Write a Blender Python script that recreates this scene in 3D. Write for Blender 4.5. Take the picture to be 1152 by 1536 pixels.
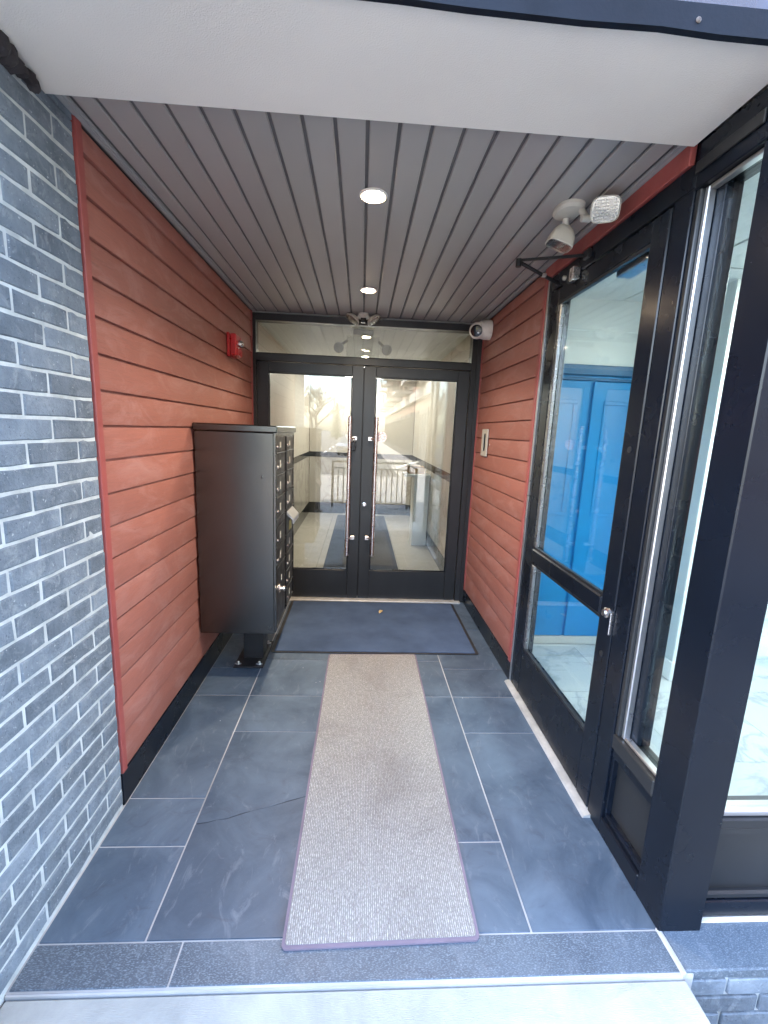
import bpy, bmesh, math, random
from mathutils import Vector, Matrix

random.seed(7)
for _o in list(bpy.data.objects):
    bpy.data.objects.remove(_o)
SC = bpy.context.scene
COL = SC.collection
RAD = math.radians

# ------------------------------------------------------------------ camera
cam_d = bpy.data.cameras.new("camera")
cam = bpy.data.objects.new("camera", cam_d)
COL.objects.link(cam)
cam.matrix_world = Matrix(((0.99789522, -0.031175, -0.05686173, 0.0),
                           (-0.05028576, 0.18164333, -0.98207792, 0.0),
                           (0.04094484, 0.9828702, 0.17969335, 1.55),
                           (0, 0, 0, 1)))
cam_d.sensor_fit = 'VERTICAL'
cam_d.sensor_height = 24.0
cam_d.lens = 662.8 / 1536 * 24.0
cam_d.clip_start = 0.03
cam_d.clip_end = 1500
SC.camera = cam

# ------------------------------------------------------------------ sky, sun, exposure
SUN_EL, SUN_AZ = RAD(38), RAD(-74)
world = bpy.data.worlds.new("World")
SC.world = world
world.use_nodes = True
wn = world.node_tree
sky = wn.nodes.new('ShaderNodeTexSky')
sky.sky_type = 'NISHITA'
sky.sun_disc = False
sky.sun_elevation = SUN_EL
sky.sun_rotation = SUN_AZ
sky.air_density = 1.0
sky.dust_density = 2.5
wn.links.new(sky.outputs[0], wn.nodes['Background'].inputs[0])
wn.nodes['Background'].inputs[1].default_value = 0.15
sun_d = bpy.data.lights.new("sun", 'SUN')
sun_d.energy = 2.0
sun_d.angle = RAD(0.5)
sun_d.color = (1.0, 0.94, 0.86)
sun = bpy.data.objects.new("sun", sun_d)
COL.objects.link(sun)
sdir = Vector((math.sin(SUN_AZ) * math.cos(SUN_EL), math.cos(SUN_AZ) * math.cos(SUN_EL), math.sin(SUN_EL)))
sun.rotation_euler = sdir.to_track_quat('Z', 'Y').to_euler()
sun.location = (0, 0, 40)
SC.view_settings.view_transform = 'Standard'
SC.view_settings.look = 'None'
SC.view_settings.gamma = 1.0
SC.view_settings.use_curve_mapping = False
SC.view_settings.exposure = 4.2
LAMP_E = 10.0
SPOT_W = 8.5             # passage downlights
LOBBY_E = 1.4        # lobby ceiling panels
STORE_E = 2.5  # strength of the unseen panel added to brighten the white room
SC.render.engine = 'CYCLES'
SC.cycles.max_bounces = 10
SC.cycles.transparent_max_bounces = 16
SC.cycles.glossy_bounces = 5
SC.cycles.use_denoising = True

# ------------------------------------------------------------------ materials
def newmat(name):
    m = bpy.data.materials.new(name)
    m.use_nodes = True
    nt = m.node_tree
    return m, nt, nt.nodes['Principled BSDF']


def N(nt, t, **kw):
    n = nt.nodes.new(t)
    for k, v in kw.items():
        setattr(n, k, v)
    return n


def coords(nt, scale=(1, 1, 1), rand=True):
    tc = N(nt, 'ShaderNodeTexCoord')
    mp = N(nt, 'ShaderNodeMapping')
    mp.inputs['Scale'].default_value = scale
    if rand:
        oi = N(nt, 'ShaderNodeObjectInfo')
        mu = N(nt, 'ShaderNodeVectorMath', operation='SCALE')
        mu.inputs[0].default_value = (37.0, 53.0, 71.0)
        nt.links.new(oi.outputs['Random'], mu.inputs['Scale'])
        ad = N(nt, 'ShaderNodeVectorMath', operation='ADD')
        nt.links.new(tc.outputs['Object'], ad.inputs[0])
        nt.links.new(mu.outputs[0], ad.inputs[1])
        nt.links.new(ad.outputs[0], mp.inputs[0])
    else:
        nt.links.new(tc.outputs['Object'], mp.inputs[0])
    return mp.outputs[0]


def noise(nt, vec, scale, detail=4, rough=0.55, dist=0.0):
    n = N(nt, 'ShaderNodeTexNoise')
    n.inputs['Scale'].default_value = scale
    n.inputs['Detail'].default_value = detail
    n.inputs['Roughness'].default_value = rough
    n.inputs['Distortion'].default_value = dist
    nt.links.new(vec, n.inputs['Vector'])
    return n.outputs['Fac']


def ramp(nt, fac, stops):
    r = N(nt, 'ShaderNodeValToRGB')
    e = r.color_ramp.elements
    while len(e) < len(stops):
        e.new(0.5)
    for i, (p, c) in enumerate(stops):
        e[i].position = p
        if not isinstance(c, tuple):
            c = (c, c, c)
        e[i].color = (*c, 1)
    nt.links.new(fac, r.inputs[0])
    return r.outputs[0]


def mixc(nt, fac, a, b, blend='MIX'):
    m = N(nt, 'ShaderNodeMix', data_type='RGBA', blend_type=blend)
    for sock, val in ((m.inputs[0], fac), (m.inputs[6], a), (m.inputs[7], b)):
        if isinstance(val, (int, float)):
            sock.default_value = val
        elif isinstance(val, tuple):
            sock.default_value = (*val, 1)
        else:
            nt.links.new(val, sock)
    return m.outputs[2]


def objvar(nt, col, amt):
    oi = N(nt, 'ShaderNodeObjectInfo')
    mr = N(nt, 'ShaderNodeMapRange')
    mr.inputs['To Min'].default_value = 1 - amt
    mr.inputs['To Max'].default_value = 1 + amt
    nt.links.new(oi.outputs['Random'], mr.inputs[0])
    h = N(nt, 'ShaderNodeHueSaturation')
    nt.links.new(col, h.inputs['Color'])
    nt.links.new(mr.outputs[0], h.inputs['Value'])
    return h.outputs[0]


def bump(nt, p, h, strength=0.3, dist=0.01):
    b = N(nt, 'ShaderNodeBump')
    b.inputs['Strength'].default_value = strength
    b.inputs['Distance'].default_value = dist
    nt.links.new(h, b.inputs['Height'])
    nt.links.new(b.outputs[0], p.inputs['Normal'])


def simple(name, col, rough=0.5, metal=0.0, var=0.12, nscale=6.0, bscale=120.0, bstr=0.08, spec=0.5, chips=0.0,
           ovar=0.0, stretch=(1, 1, 1), rvar=0.12, chipcol=(0.6, 0.62, 0.66)):
    """general painted / moulded surface: mottled colour, uneven gloss, fine relief, optional pale chips"""
    m, nt, p = newmat(name)
    v = coords(nt, stretch)
    f = noise(nt, v, nscale, 5)
    lo = tuple(c * (1 - var) for c in col)
    hi = tuple(min(1, c * (1 + var)) for c in col)
    c = ramp(nt, f, [(0.3, lo), (0.7, hi)])
    if ovar:
        c = objvar(nt, c, ovar)
    if chips:
        vo = N(nt, 'ShaderNodeTexVoronoi')
        vo.inputs['Scale'].default_value = 22
        nt.links.new(v, vo.inputs['Vector'])
        sp = ramp(nt, vo.outputs['Distance'], [(0.03 * chips, 1.0), (0.045 * chips, 0.0)])
        gate = ramp(nt, noise(nt, v, 9, 2), [(0.55, 0.0), (0.6, 1.0)])
        k = N(nt, 'ShaderNodeMath', operation='MULTIPLY')
        nt.links.new(sp, k.inputs[0]); nt.links.new(gate, k.inputs[1])
        c = mixc(nt, k.outputs[0], c, chipcol)
    nt.links.new(c, p.inputs['Base Color'])
    rr = ramp(nt, noise(nt, v, nscale * 2.3, 4), [(0.3, max(0.02, rough - rvar)), (0.75, min(1, rough + rvar))])
    nt.links.new(rr, p.inputs['Roughness'])
    p.inputs['Metallic'].default_value = metal
    p.inputs['Specular IOR Level'].default_value = spec
    if bstr:
        bump(nt, p, noise(nt, v, bscale, 3), bstr, 0.004)
    return m


def glass_mat(name, f0=0.06, tint=(0.93, 0.97, 0.96)):
    m, nt, p = newmat(name)
    nt.nodes.remove(p)
    out = nt.nodes['Material Output']
    tr = N(nt, 'ShaderNodeBsdfTransparent'); tr.inputs[0].default_value = (*tint, 1)
    gl = N(nt, 'ShaderNodeBsdfGlossy'); gl.inputs['Roughness'].default_value = 0.0
    lw = N(nt, 'ShaderNodeLayerWeight'); lw.inputs[0].default_value = 0.5
    pw = N(nt, 'ShaderNodeMath', operation='POWER'); pw.inputs[1].default_value = 4.0
    nt.links.new(lw.outputs['Facing'], pw.inputs[0])
    mr = N(nt, 'ShaderNodeMapRange'); mr.inputs['To Min'].default_value = f0; mr.inputs['To Max'].default_value = 0.95
    nt.links.new(pw.outputs[0], mr.inputs[0])
    mx = N(nt, 'ShaderNodeMixShader')
    nt.links.new(mr.outputs[0], mx.inputs[0]); nt.links.new(tr.outputs[0], mx.inputs[1]); nt.links.new(gl.outputs[0], mx.inputs[2])
    nt.links.new(mx.outputs[0], out.inputs['Surface'])
    return m


def emit_mat(name, col, strength):
    m, nt, p = newmat(name)
    p.inputs['Base Color'].default_value = (0.8, 0.8, 0.8, 1)
    p.inputs['Emission Color'].default_value = (*col, 1)
    p.inputs['Emission Strength'].default_value = strength
    return m


def brick_mat():
    m, nt, p = newmat("dark_brick")
    v = coords(nt)
    c = ramp(nt, noise(nt, v, 9, 6, 0.65), [(0.28, (0.105, 0.132, 0.164)), (0.5, (0.165, 0.203, 0.245)), (0.75, (0.235, 0.278, 0.322))])
    c = objvar(nt, c, 0.2)
    spk = ramp(nt, noise(nt, v, 95, 2, 0.5), [(0.69, 0.0), (0.74, 0.8)])
    c = mixc(nt, spk, c, (0.42, 0.46, 0.48))
    pit = ramp(nt, noise(nt, v, 120, 2, 0.5), [(0.27, 0.6), (0.34, 0.0)])
    c = mixc(nt, pit, c, (0.04, 0.05, 0.065))
    sm = ramp(nt, noise(nt, v, 16, 5, 0.7, 1.2), [(0.54, 0.0), (0.72, 0.6)])
    c = mixc(nt, sm, c, (0.34, 0.38, 0.40))
    nt.links.new(c, p.inputs['Base Color'])
    p.inputs['Roughness'].default_value = 0.85
    bump(nt, p, noise(nt, v, 70, 6, 0.7), 0.9, 0.009)
    return m


def siding_mat():
    m, nt, p = newmat("red_brown_wood_grain_siding")
    v = coords(nt, (1, 1, 1))
    vg = coords(nt, (9, 1.1, 14))
    g = noise(nt, vg, 6, 6, 0.62, 1.4)
    c = ramp(nt, g, [(0.25, (0.26, 0.094, 0.070)), (0.5, (0.325, 0.120, 0.090)), (0.78, (0.385, 0.15, 0.115))])
    c = objvar(nt, c, 0.09)
    d = ramp(nt, noise(nt, coords(nt, (1, 1, 2.5)), 3.2, 7, 0.68, 1.0), [(0.48, 0.0), (0.72, 0.6)])
    c = mixc(nt, d, c, (0.44, 0.235, 0.205))
    dk = ramp(nt, noise(nt, coords(nt, (9, 1.0, 16)), 9, 6, 0.7, 2.0), [(0.30, 0.5), (0.44, 0.0)])
    c = mixc(nt, dk, c, (0.20, 0.062, 0.05))
    nt.links.new(c, p.inputs['Base Color'])
    nt.links.new(ramp(nt, g, [(0.3, 0.5), (0.7, 0.72)]), p.inputs['Roughness'])
    vb = coords(nt, (20, 2.0, 34))
    bump(nt, p, noise(nt, vb, 6, 5, 0.6, 0.8), 0.35, 0.004)
    return m


def slate_mat(name, lo, hi, flamed=False):
    m, nt, p = newmat(name)
    v = coords(nt)
    c = ramp(nt, noise(nt, v, 3.2, 8, 0.62, 0.9), [(0.25, lo), (0.72, hi)])
    c = objvar(nt, c, 0.13)
    vs = coords(nt, (2.6, 1.2, 1))
    sc_ = ramp(nt, noise(nt, vs, 4.5, 7, 0.7, 2.2), [(0.56, 0.0), (0.80, 0.5)])
    c = mixc(nt, sc_, c, (0.235, 0.265, 0.31))
    dk = ramp(nt, noise(nt, coords(nt, (1.0, 1.6, 1)), 7.0, 8, 0.72, 1.6), [(0.26, 0.55), (0.44, 0.0)])
    c = mixc(nt, dk, c, (0.04, 0.05, 0.075))
    fs = ramp(nt, noise(nt, coords(nt, (1, 4, 1)), 150, 2, 0.6), [(0.64, 0.0), (0.76, 0.12)])
    c = mixc(nt, fs, c, (0.26, 0.29, 0.33))
    vo = N(nt, 'ShaderNodeTexVoronoi'); vo.inputs['Scale'].default_value = 13.0
    nt.links.new(v, vo.inputs['Vector'])
    sp = ramp(nt, vo.outputs['Distance'], [(0.025, 1.0), (0.045, 0.0)])
    gate = ramp(nt, noise(nt, v, 5, 2), [(0.54, 0.0), (0.58, 1.0)])
    k = N(nt, 'ShaderNodeMath', operation='MULTIPLY')
    nt.links.new(sp, k.inputs[0]); nt.links.new(gate, k.inputs[1])
    c = mixc(nt, k.outputs[0], c, (0.5, 0.52, 0.55))
    if flamed:
        vf = coords(nt, (1.0, 2.4, 1))
        fl = ramp(nt, noise(nt, vf, 160, 2, 0.5), [(0.5, 0.0), (0.7, 0.75)])
        c = mixc(nt, fl, c, (0.20, 0.25, 0.30))
    nt.links.new(c, p.inputs['Base Color'])
    nt.links.new(ramp(nt, noise(nt, v, 6, 6, 0.65), [(0.3, 0.40), (0.75, 0.62)]), p.inputs['Roughness'])
    bump(nt, p, noise(nt, v, 160 if flamed else 22, 6, 0.65), 0.5 if flamed else 0.22, 0.003 if flamed else 0.005)
    return m


def runner_mat():
    m, nt, p = newmat("ribbed_grey_runner_carpet")
    tc = N(nt, 'ShaderNodeTexCoord')
    w = N(nt, 'ShaderNodeTexWave', wave_type='BANDS', bands_direction='X')
    w.inputs['Scale'].default_value = 46
    w.inputs['Distortion'].default_value = 1.6
    w.inputs['Detail'].default_value = 3
    w.inputs['Detail Scale'].default_value = 6
    nt.links.new(tc.outputs['Object'], w.inputs['Vector'])
    v = coords(nt, rand=False)
    vf = coords(nt, (3, 0.9, 1), rand=False)
    c = ramp(nt, w.outputs['Fac'], [(0.2, (0.24, 0.236, 0.225)), (0.8, (0.565, 0.56, 0.535))])
    fl = ramp(nt, noise(nt, vf, 110, 3, 0.6), [(0.40, 0.0), (0.66, 1.0)])
    c = mixc(nt, fl, (0.25, 0.243, 0.235), c)
    st = ramp(nt, noise(nt, v, 2.4, 5, 0.6, 0.4), [(0.50, 0.0), (0.80, 0.55)])
    c = mixc(nt, st, c, (0.13, 0.115, 0.11))
    nt.links.new(c, p.inputs['Base Color'])
    p.inputs['Roughness'].default_value = 0.95
    p.inputs['Specular IOR Level'].default_value = 0.15
    ad = N(nt, 'ShaderNodeMath', operation='ADD')
    nt.links.new(w.outputs['Fac'], ad.inputs[0]); nt.links.new(noise(nt, v, 320, 3), ad.inputs[1])
    bump(nt, p, ad.outputs[0], 0.7, 0.004)
    return m


def concrete_mat(name, lo, hi, broom=True):
    m, nt, p = newmat(name)
    v = coords(nt)
    c = ramp(nt, noise(nt, v, 3.5, 8, 0.68, 0.3), [(0.28, lo), (0.7, hi)])
    st = ramp(nt, noise(nt, coords(nt, (1.5, 5, 1)), 2.4, 6, 0.7, 1.0), [(0.6, 0.0), (0.78, 0.5)])
    c = mixc(nt, st, c, tuple(x * 0.66 for x in lo))
    nt.links.new(c, p.inputs['Base Color'])
    p.inputs['Roughness'].default_value = 0.9
    bump(nt, p, noise(nt, coords(nt, (1, 7, 1) if broom else (1, 1, 1)), 60, 5, 0.65), 0.5, 0.004)
    return m


def marble_mat(name, base, vein, scale=2.0, rough=0.12, amount=0.6):
    m, nt, p = newmat(name)
    v = coords(nt, (1, 1, 1))
    f = noise(nt, v, scale, 8, 0.6, 1.6)
    a = N(nt, 'ShaderNodeMath', operation='SUBTRACT'); a.inputs[1].default_value = 0.5
    nt.links.new(f, a.inputs[0])
    b = N(nt, 'ShaderNodeMath', operation='ABSOLUTE'); nt.links.new(a.outputs[0], b.inputs[0])
    k = ramp(nt, b.outputs[0], [(0.0, amount), (0.05, 0.0)])
    c = mixc(nt, k, base, vein)
    c = objvar(nt, c, 0.04)
    nt.links.new(c, p.inputs['Base Color'])
    p.inputs['Roughness'].default_value = rough
    return m


M = {}
M['brick'] = brick_mat()
M['mortar'] = simple("mortar", (0.48, 0.515, 0.52), 0.9, var=0.22, nscale=14, bscale=150, bstr=0.4)
M['siding'] = siding_mat()
M['red_trim'] = simple("red_painted_trim", (0.30, 0.07, 0.062), 0.5, var=0.1, nscale=5)
M['plank'] = simple("grey_vinyl_plank", (0.345, 0.322, 0.303), 0.38, var=0.05, nscale=1.4, ovar=0.05, stretch=(2, 0.6, 1), bstr=0.0, rvar=0.03)
M['plank_groove'] = simple("dark_grey_vinyl", (0.12, 0.118, 0.12), 0.5)
M['jtrim'] = simple("grey_trim", (0.30, 0.295, 0.295), 0.45, var=0.05)
M['soffit'] = simple("off_white_soffit_plaster", (0.80, 0.74, 0.665), 0.8, var=0.05, nscale=1.6, bscale=260, bstr=0.35)
M['black'] = simple("black_anodised_aluminium", (0.0045, 0.007, 0.0125), 0.28, var=0.2, nscale=2, bscale=300, bstr=0.0, chips=0.6, rvar=0.04, spec=0.30)
M['charcoal'] = simple("charcoal_door_frame", (0.026, 0.027, 0.029), 0.34, metal=0.3, var=0.2, nscale=3, stretch=(1, 1, 0.3), bstr=0.0, chips=0.5, rvar=0.05)
M['fascia'] = simple("black_fascia", (0.006, 0.010, 0.018), 0.6, spec=0.25, var=0.2)
M['silver'] = simple("brushed_aluminium", (0.55, 0.55, 0.56), 0.32, metal=0.9, var=0.06, bstr=0.0, rvar=0.05)
M['steel'] = simple("polished_steel", (0.80, 0.75, 0.73), 0.28, metal=1.0, var=0.05, rvar=0.03, bstr=0.0)
M['threshold'] = simple("worn_threshold", (0.50, 0.50, 0.48), 0.45, metal=0.35, var=0.2, nscale=12)
M['slate'] = slate_mat("blue_grey_slate_tile", (0.028, 0.050, 0.082), (0.098, 0.138, 0.188))
M['granite'] = slate_mat("flamed_dark_granite", (0.046, 0.066, 0.092), (0.092, 0.120, 0.155), True)
M['grout'] = simple("pale_grout", (0.36, 0.37, 0.38), 0.9, var=0.3, nscale=3, bscale=80, bstr=0.2)
M['crackfill'] = simple("dark_crack", (0.03, 0.03, 0.034), 0.9, var=0.3)
M['runner'] = runner_mat()
M['binding'] = simple("purple_grey_binding", (0.17, 0.14, 0.185), 0.85, var=0.15, bscale=200, bstr=0.3)
M['mat'] = simple("blue_grey_mat_pile", (0.068, 0.102, 0.172), 0.95, var=0.22, nscale=3.5, bscale=420, bstr=0.9, spec=0.1)
M['rubber'] = simple("black_rubber_edge", (0.018, 0.018, 0.02), 0.6, var=0.2)
M['box_metal'] = simple("dark_bronze_powder_coat", (0.125, 0.118, 0.108), 0.25, metal=1.0, var=0.03, nscale=2, bstr=0.0, rvar=0.025)
M['box_door'] = simple("dark_mailbox_door", (0.030, 0.031, 0.033), 0.42, metal=0.35, var=0.15, bscale=400, bstr=0.04)
M['box_dark'] = simple("mailbox_recess", (0.006, 0.006, 0.007), 0.6)
M['label'] = simple("pale_number_label", (0.45, 0.44, 0.40), 0.6)
M['yellow'] = simple("yellow_paper_sticker", (0.52, 0.42, 0.16), 0.7)
M['alarm'] = simple("red_alarm_plastic", (0.42, 0.018, 0.022), 0.32, var=0.08)
M['ivory'] = simple("aged_ivory_plastic", (0.50, 0.47, 0.41), 0.42, var=0.08, nscale=12)
M['white_plastic'] = simple("white_plastic", (0.76, 0.71, 0.64), 0.38, var=0.04)
M['lens_black'] = simple("black_lens", (0.005, 0.005, 0.006), 0.08, var=0.1, rvar=0.03)
M['reflector'] = simple("chrome_reflector", (0.48, 0.48, 0.47), 0.22, metal=0.9, var=0.1, bscale=90, bstr=0.9)
M['lens'] = glass_mat("clear_lens", 0.08, (0.95, 0.95, 0.93))
M['glass'] = glass_mat("door_glass", 0.095, (0.93, 0.96, 0.95))
M['store_glass'] = glass_mat("storefront_glass", 0.07, (0.92, 0.975, 0.97))
M['transom_glass'] = glass_mat("transom_glass", 0.16, (0.9, 0.93, 0.9))
M['lamp_on'] = emit_mat("lit_warm_diffuser", (1.0, 0.76, 0.50), LAMP_E)
M['panel_on'] = emit_mat("lit_lobby_panel", (1.0, 0.94, 0.84), LOBBY_E)
M['store_fill'] = emit_mat("added_store_fill_glow", (0.93, 1.0, 0.98), STORE_E)  # added glow that brightens the white room
M['bluepaint'] = simple("bright_blue_paint", (0.002, 0.235, 0.53), 0.38, var=0.05, nscale=3)
M['bluedark'] = simple("deep_blue_paint", (0.004, 0.12, 0.27), 0.42, var=0.05, nscale=3)
M['whitepaint'] = simple("white_wall_paint", (0.80, 0.81, 0.78), 0.6, var=0.03, nscale=2)
M['grey_wallshade'] = simple("pale_grey_and_wall_shade", (0.62, 0.66, 0.66), 0.6, var=0.03, nscale=2)  # white wall's shaded side put into colour; plain grey on stair treads
M['cream'] = simple("cream_baseboard", (0.66, 0.62, 0.54), 0.5, var=0.05)
M['actile'] = simple("mineral_ceiling_tile", (0.74, 0.75, 0.72), 0.9, var=0.05, nscale=40, bscale=160, bstr=0.6)
M['tgrid'] = simple("ceiling_grid", (0.55, 0.56, 0.55), 0.6)
M['marble'] = marble_mat("white_marble_tile", (0.50, 0.52, 0.51), (0.28, 0.30, 0.31), 1.3, 0.16, 0.7)
M['lobbywall'] = marble_mat("beige_stone_wall_tile", (0.56, 0.52, 0.46), (0.32, 0.28, 0.24), 1.1, 0.14, 0.55)
M['lobbyfloor'] = marble_mat("polished_beige_floor_tile", (0.52, 0.48, 0.42), (0.40, 0.36, 0.31), 1.6, 0.06, 0.3)
M['lobbyband'] = simple("dark_stone_band", (0.03, 0.03, 0.03), 0.15, var=0.2)
M['lobbyupper'] = simple("warm_beige_paint", (0.60, 0.55, 0.48), 0.55, var=0.04, nscale=2)
M['lobbymat'] = simple("charcoal_lobby_mat", (0.045, 0.048, 0.055), 0.95, var=0.2, bscale=300, bstr=0.5)
M['cardboard'] = simple("cardboard", (0.42, 0.27, 0.14), 0.8, var=0.1)
M['paper'] = simple("white_paper", (0.74, 0.74, 0.72), 0.7, var=0.05)
M['concrete'] = concrete_mat("pale_concrete", (0.24, 0.26, 0.26), (0.40, 0.42, 0.41))
M['asphalt'] = simple("asphalt", (0.055, 0.055, 0.057), 0.9, var=0.25, nscale=5, bscale=60, bstr=0.5)
M['paint_line'] = simple("white_road_paint", (0.72, 0.72, 0.70), 0.7, var=0.12)
M['grass'] = simple("dry_grass", (0.16, 0.15, 0.055), 0.95, var=0.35, nscale=3, bscale=40, bstr=0.8)
M['bark'] = simple("bark", (0.07, 0.05, 0.04), 0.9, var=0.3, nscale=12, bscale=30, bstr=0.7)
M['needles'] = simple("evergreen", (0.035, 0.06, 0.028), 0.85, var=0.4, nscale=4)
M['tanbrick'] = simple("tan_brick_facade", (0.16, 0.098, 0.072), 0.85, var=0.16, nscale=9, bscale=60, bstr=0.4)
M['palepanel'] = simple("pale_facade_panel", (0.22, 0.21, 0.20), 0.6, var=0.06, nscale=2)
M['skypanel'] = simple("sky_tinted_metal_panel", (0.20, 0.27, 0.38), 0.28, metal=0.85, var=0.03, nscale=2, bstr=0.0, rvar=0.04)  # blue tint paints sky reflected in the upper glazing
M['darkmetal'] = simple("dark_railing_metal", (0.02, 0.021, 0.023), 0.42, metal=0.3, var=0.2)
M['farglass'] = simple("far_window_glass", (0.05, 0.065, 0.08), 0.05, var=0.2, rvar=0.02, spec=0.9)
M['carblue'] = simple("car_paint_silver_blue", (0.25, 0.29, 0.34), 0.22, metal=0.5, var=0.04)
M['carwhite'] = simple("car_paint_white", (0.72, 0.72, 0.70), 0.22, var=0.03)
M['cardark'] = simple("car_paint_dark", (0.035, 0.036, 0.04), 0.2, metal=0.3, var=0.04)
M['tyre'] = simple("tyre_rubber", (0.02, 0.02, 0.02), 0.85)
M['leaf'] = simple("dry_leaf", (0.55, 0.42, 0.20), 0.7, var=0.25, nscale=40)
M['wad'] = simple("dark_grimy_foam", (0.028, 0.024, 0.026), 0.85, var=0.5, nscale=20, bscale=60, bstr=0.8)
M['paving'] = concrete_mat("warm_grey_paving", (0.20, 0.195, 0.185), (0.30, 0.29, 0.275), False)  # warm grey concrete in its own colour
M['planter'] = concrete_mat("planter_concrete", (0.36, 0.36, 0.35), (0.5, 0.5, 0.48), False)


def sticker_mat():
    """white disc with a faint pinkish printed figure"""
    m, nt, p = newmat("printed_round_sticker")
    v = coords(nt, rand=False)
    sep = N(nt, 'ShaderNodeSeparateXYZ'); nt.links.new(v, sep.inputs[0])
    f = ramp(nt, noise(nt, coords(nt, (40, 1, 90), rand=False), 1.3, 1), [(0.5, 0.0), (0.56, 0.8)])
    c = mixc(nt, f, (0.88, 0.86, 0.87), (0.55, 0.25, 0.32))
    nt.links.new(c, p.inputs['Base Color'])
    p.inputs['Roughness'].default_value = 0.5
    return m


M['sticker'] = sticker_mat()
M['darkscrew'] = simple("dull_screw", (0.10, 0.08, 0.07), 0.6)
M['grey_and_glint'] = simple("grey_metal_and_stile_glint", (0.30, 0.30, 0.31), 0.28, metal=0.9, var=0.05, bstr=0.0, rvar=0.04)  # grey metal on lamp ribs; paints a stile reflection on the side door

# ------------------------------------------------------------------ geometry helpers
ORG = {}


class MB:
    def __init__(self):
        self.bm = bmesh.new()

    def box(self, x0, x1, y0, y1, z0, z1, bev=0.0, seg=1):
        r = bmesh.ops.create_cube(self.bm, size=1.0)
        vs = r['verts']
        for v in vs:
            v.co = Vector((x0 + (v.co.x + .5) * (x1 - x0), y0 + (v.co.y + .5) * (y1 - y0), z0 + (v.co.z + .5) * (z1 - z0)))
        if bev:
            es = list({e for v in vs for e in v.link_edges})
            bmesh.ops.bevel(self.bm, geom=es, offset=bev, segments=seg, profile=0.5, affect='EDGES')
        return self

    def prism(self, poly, axis, a0, a1):
        """poly: list of 2-D points in the two other axes (kept in x,y,z order)"""
        def P(p, a):
            if axis == 'x': return (a, p[0], p[1])
            if axis == 'y': return (p[0], a, p[1])
            return (p[0], p[1], a)
        A = [self.bm.verts.new(P(p, a0)) for p in poly]
        B = [self.bm.verts.new(P(p, a1)) for p in poly]
        n = len(poly)
        fs = [self.bm.faces.new(A), self.bm.faces.new(B[::-1])]
        for i in range(n):
            fs.append(self.bm.faces.new((A[i], B[i], B[(i + 1) % n], A[(i + 1) % n])))
        bmesh.ops.recalc_face_normals(self.bm, faces=fs)
        return self

    def tube(self, p0, p1, r0, r1=None, seg=10, caps=True):
        r1 = r0 if r1 is None else r1
        p0, p1 = Vector(p0), Vector(p1)
        d = (p1 - p0).normalized()
        a = d.orthogonal().normalized(); b = d.cross(a)
        A, B = [], []
        for i in range(seg):
            t = 2 * math.pi * i / seg
            u = a * math.cos(t) + b * math.sin(t)
            A.append(self.bm.verts.new(p0 + u * r0)); B.append(self.bm.verts.new(p1 + u * r1))
        for i in range(seg):
            j = (i + 1) % seg
            self.bm.faces.new((A[i], A[j], B[j], B[i]))
        if caps:
            self.bm.faces.new(A[::-1]); self.bm.faces.new(B)
        return self

    def lathe(self, prof, origin, direction, seg=24, sq=None, up=(0, 0, 1)):
        """profile [(r,h)] swept round an axis; sq=(ax,ay,n) makes superelliptic sections"""
        o = Vector(origin); d = Vector(direction).normalized()
        u = Vector(up)
        a = u.cross(d)
        if a.length < 1e-4: a = d.orthogonal()
        a.normalize(); b = d.cross(a).normalized()
        rings = []
        for r, h in prof:
            ring = []
            for i in range(seg):
                t = 2 * math.pi * i / seg
                c, s = math.cos(t), math.sin(t)
                if sq:
                    e = 2.0 / sq[2]
                    x = sq[0] * math.copysign(abs(c) ** e, c); y = sq[1] * math.copysign(abs(s) ** e, s)
                else:
                    x, y = c, s
                ring.append(self.bm.verts.new(o + d * h + (a * x + b * y) * max(r, 1e-4)))
            rings.append(ring)
        for R0, R1 in zip(rings, rings[1:]):
            for i in range(seg):
                j = (i + 1) % seg
                self.bm.faces.new((R0[i], R0[j], R1[j], R1[i]))
        self.bm.faces.new(rings[0][::-1]); self.bm.faces.new(rings[-1])
        return self

    def xform(self, mtx):
        bmesh.ops.transform(self.bm, matrix=mtx, verts=self.bm.verts)
        return self

    def mesh(self, name, mat, org=(0, 0, 0), smooth=True):
        o = Vector(org)
        for v in self.bm.verts:
            v.co -= o
        me = bpy.data.meshes.new(name)
        self.bm.to_mesh(me); self.bm.free()
        me.materials.append(mat)
        if smooth and len(me.polygons) > 6:
            me.polygons.foreach_set('use_smooth', [True] * len(me.polygons))
            me.set_sharp_from_angle(angle=RAD(32))
        return me

    def build(self, name, mat, parent=None, label=None, cat=None, group=None, kind=None):
        self.bm.verts.ensure_lookup_table()
        xs = [v.co.x for v in self.bm.verts]; ys = [v.co.y for v in self.bm.verts]; zs = [v.co.z for v in self.bm.verts]
        org = Vector(((min(xs) + max(xs)) / 2, (min(ys) + max(ys)) / 2, min(zs)))
        o = bpy.data.objects.new(name, self.mesh(name, mat, org))
        return place(o, org, parent, label, cat, group, kind)


def place(o, org, parent=None, label=None, cat=None, group=None, kind=None):
    org = Vector(org)
    COL.objects.link(o)
    if parent is not None:
        o.parent = parent
        o.location = org - ORG[parent.name]
    else:
        o.location = org
    ORG[o.name] = org
    tag(o, label, cat, group, kind)
    return o


def tag(o, label=None, cat=None, group=None, kind=None):
    for k, v in (('label', label), ('category', cat), ('group', group), ('kind', kind)):
        if v: o[k] = v


def thing(name, label, cat, loc, group=None):
    o = bpy.data.objects.new(name, None)
    o.empty_display_size = 0.1
    return place(o, loc, None, label, cat, group)


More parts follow.
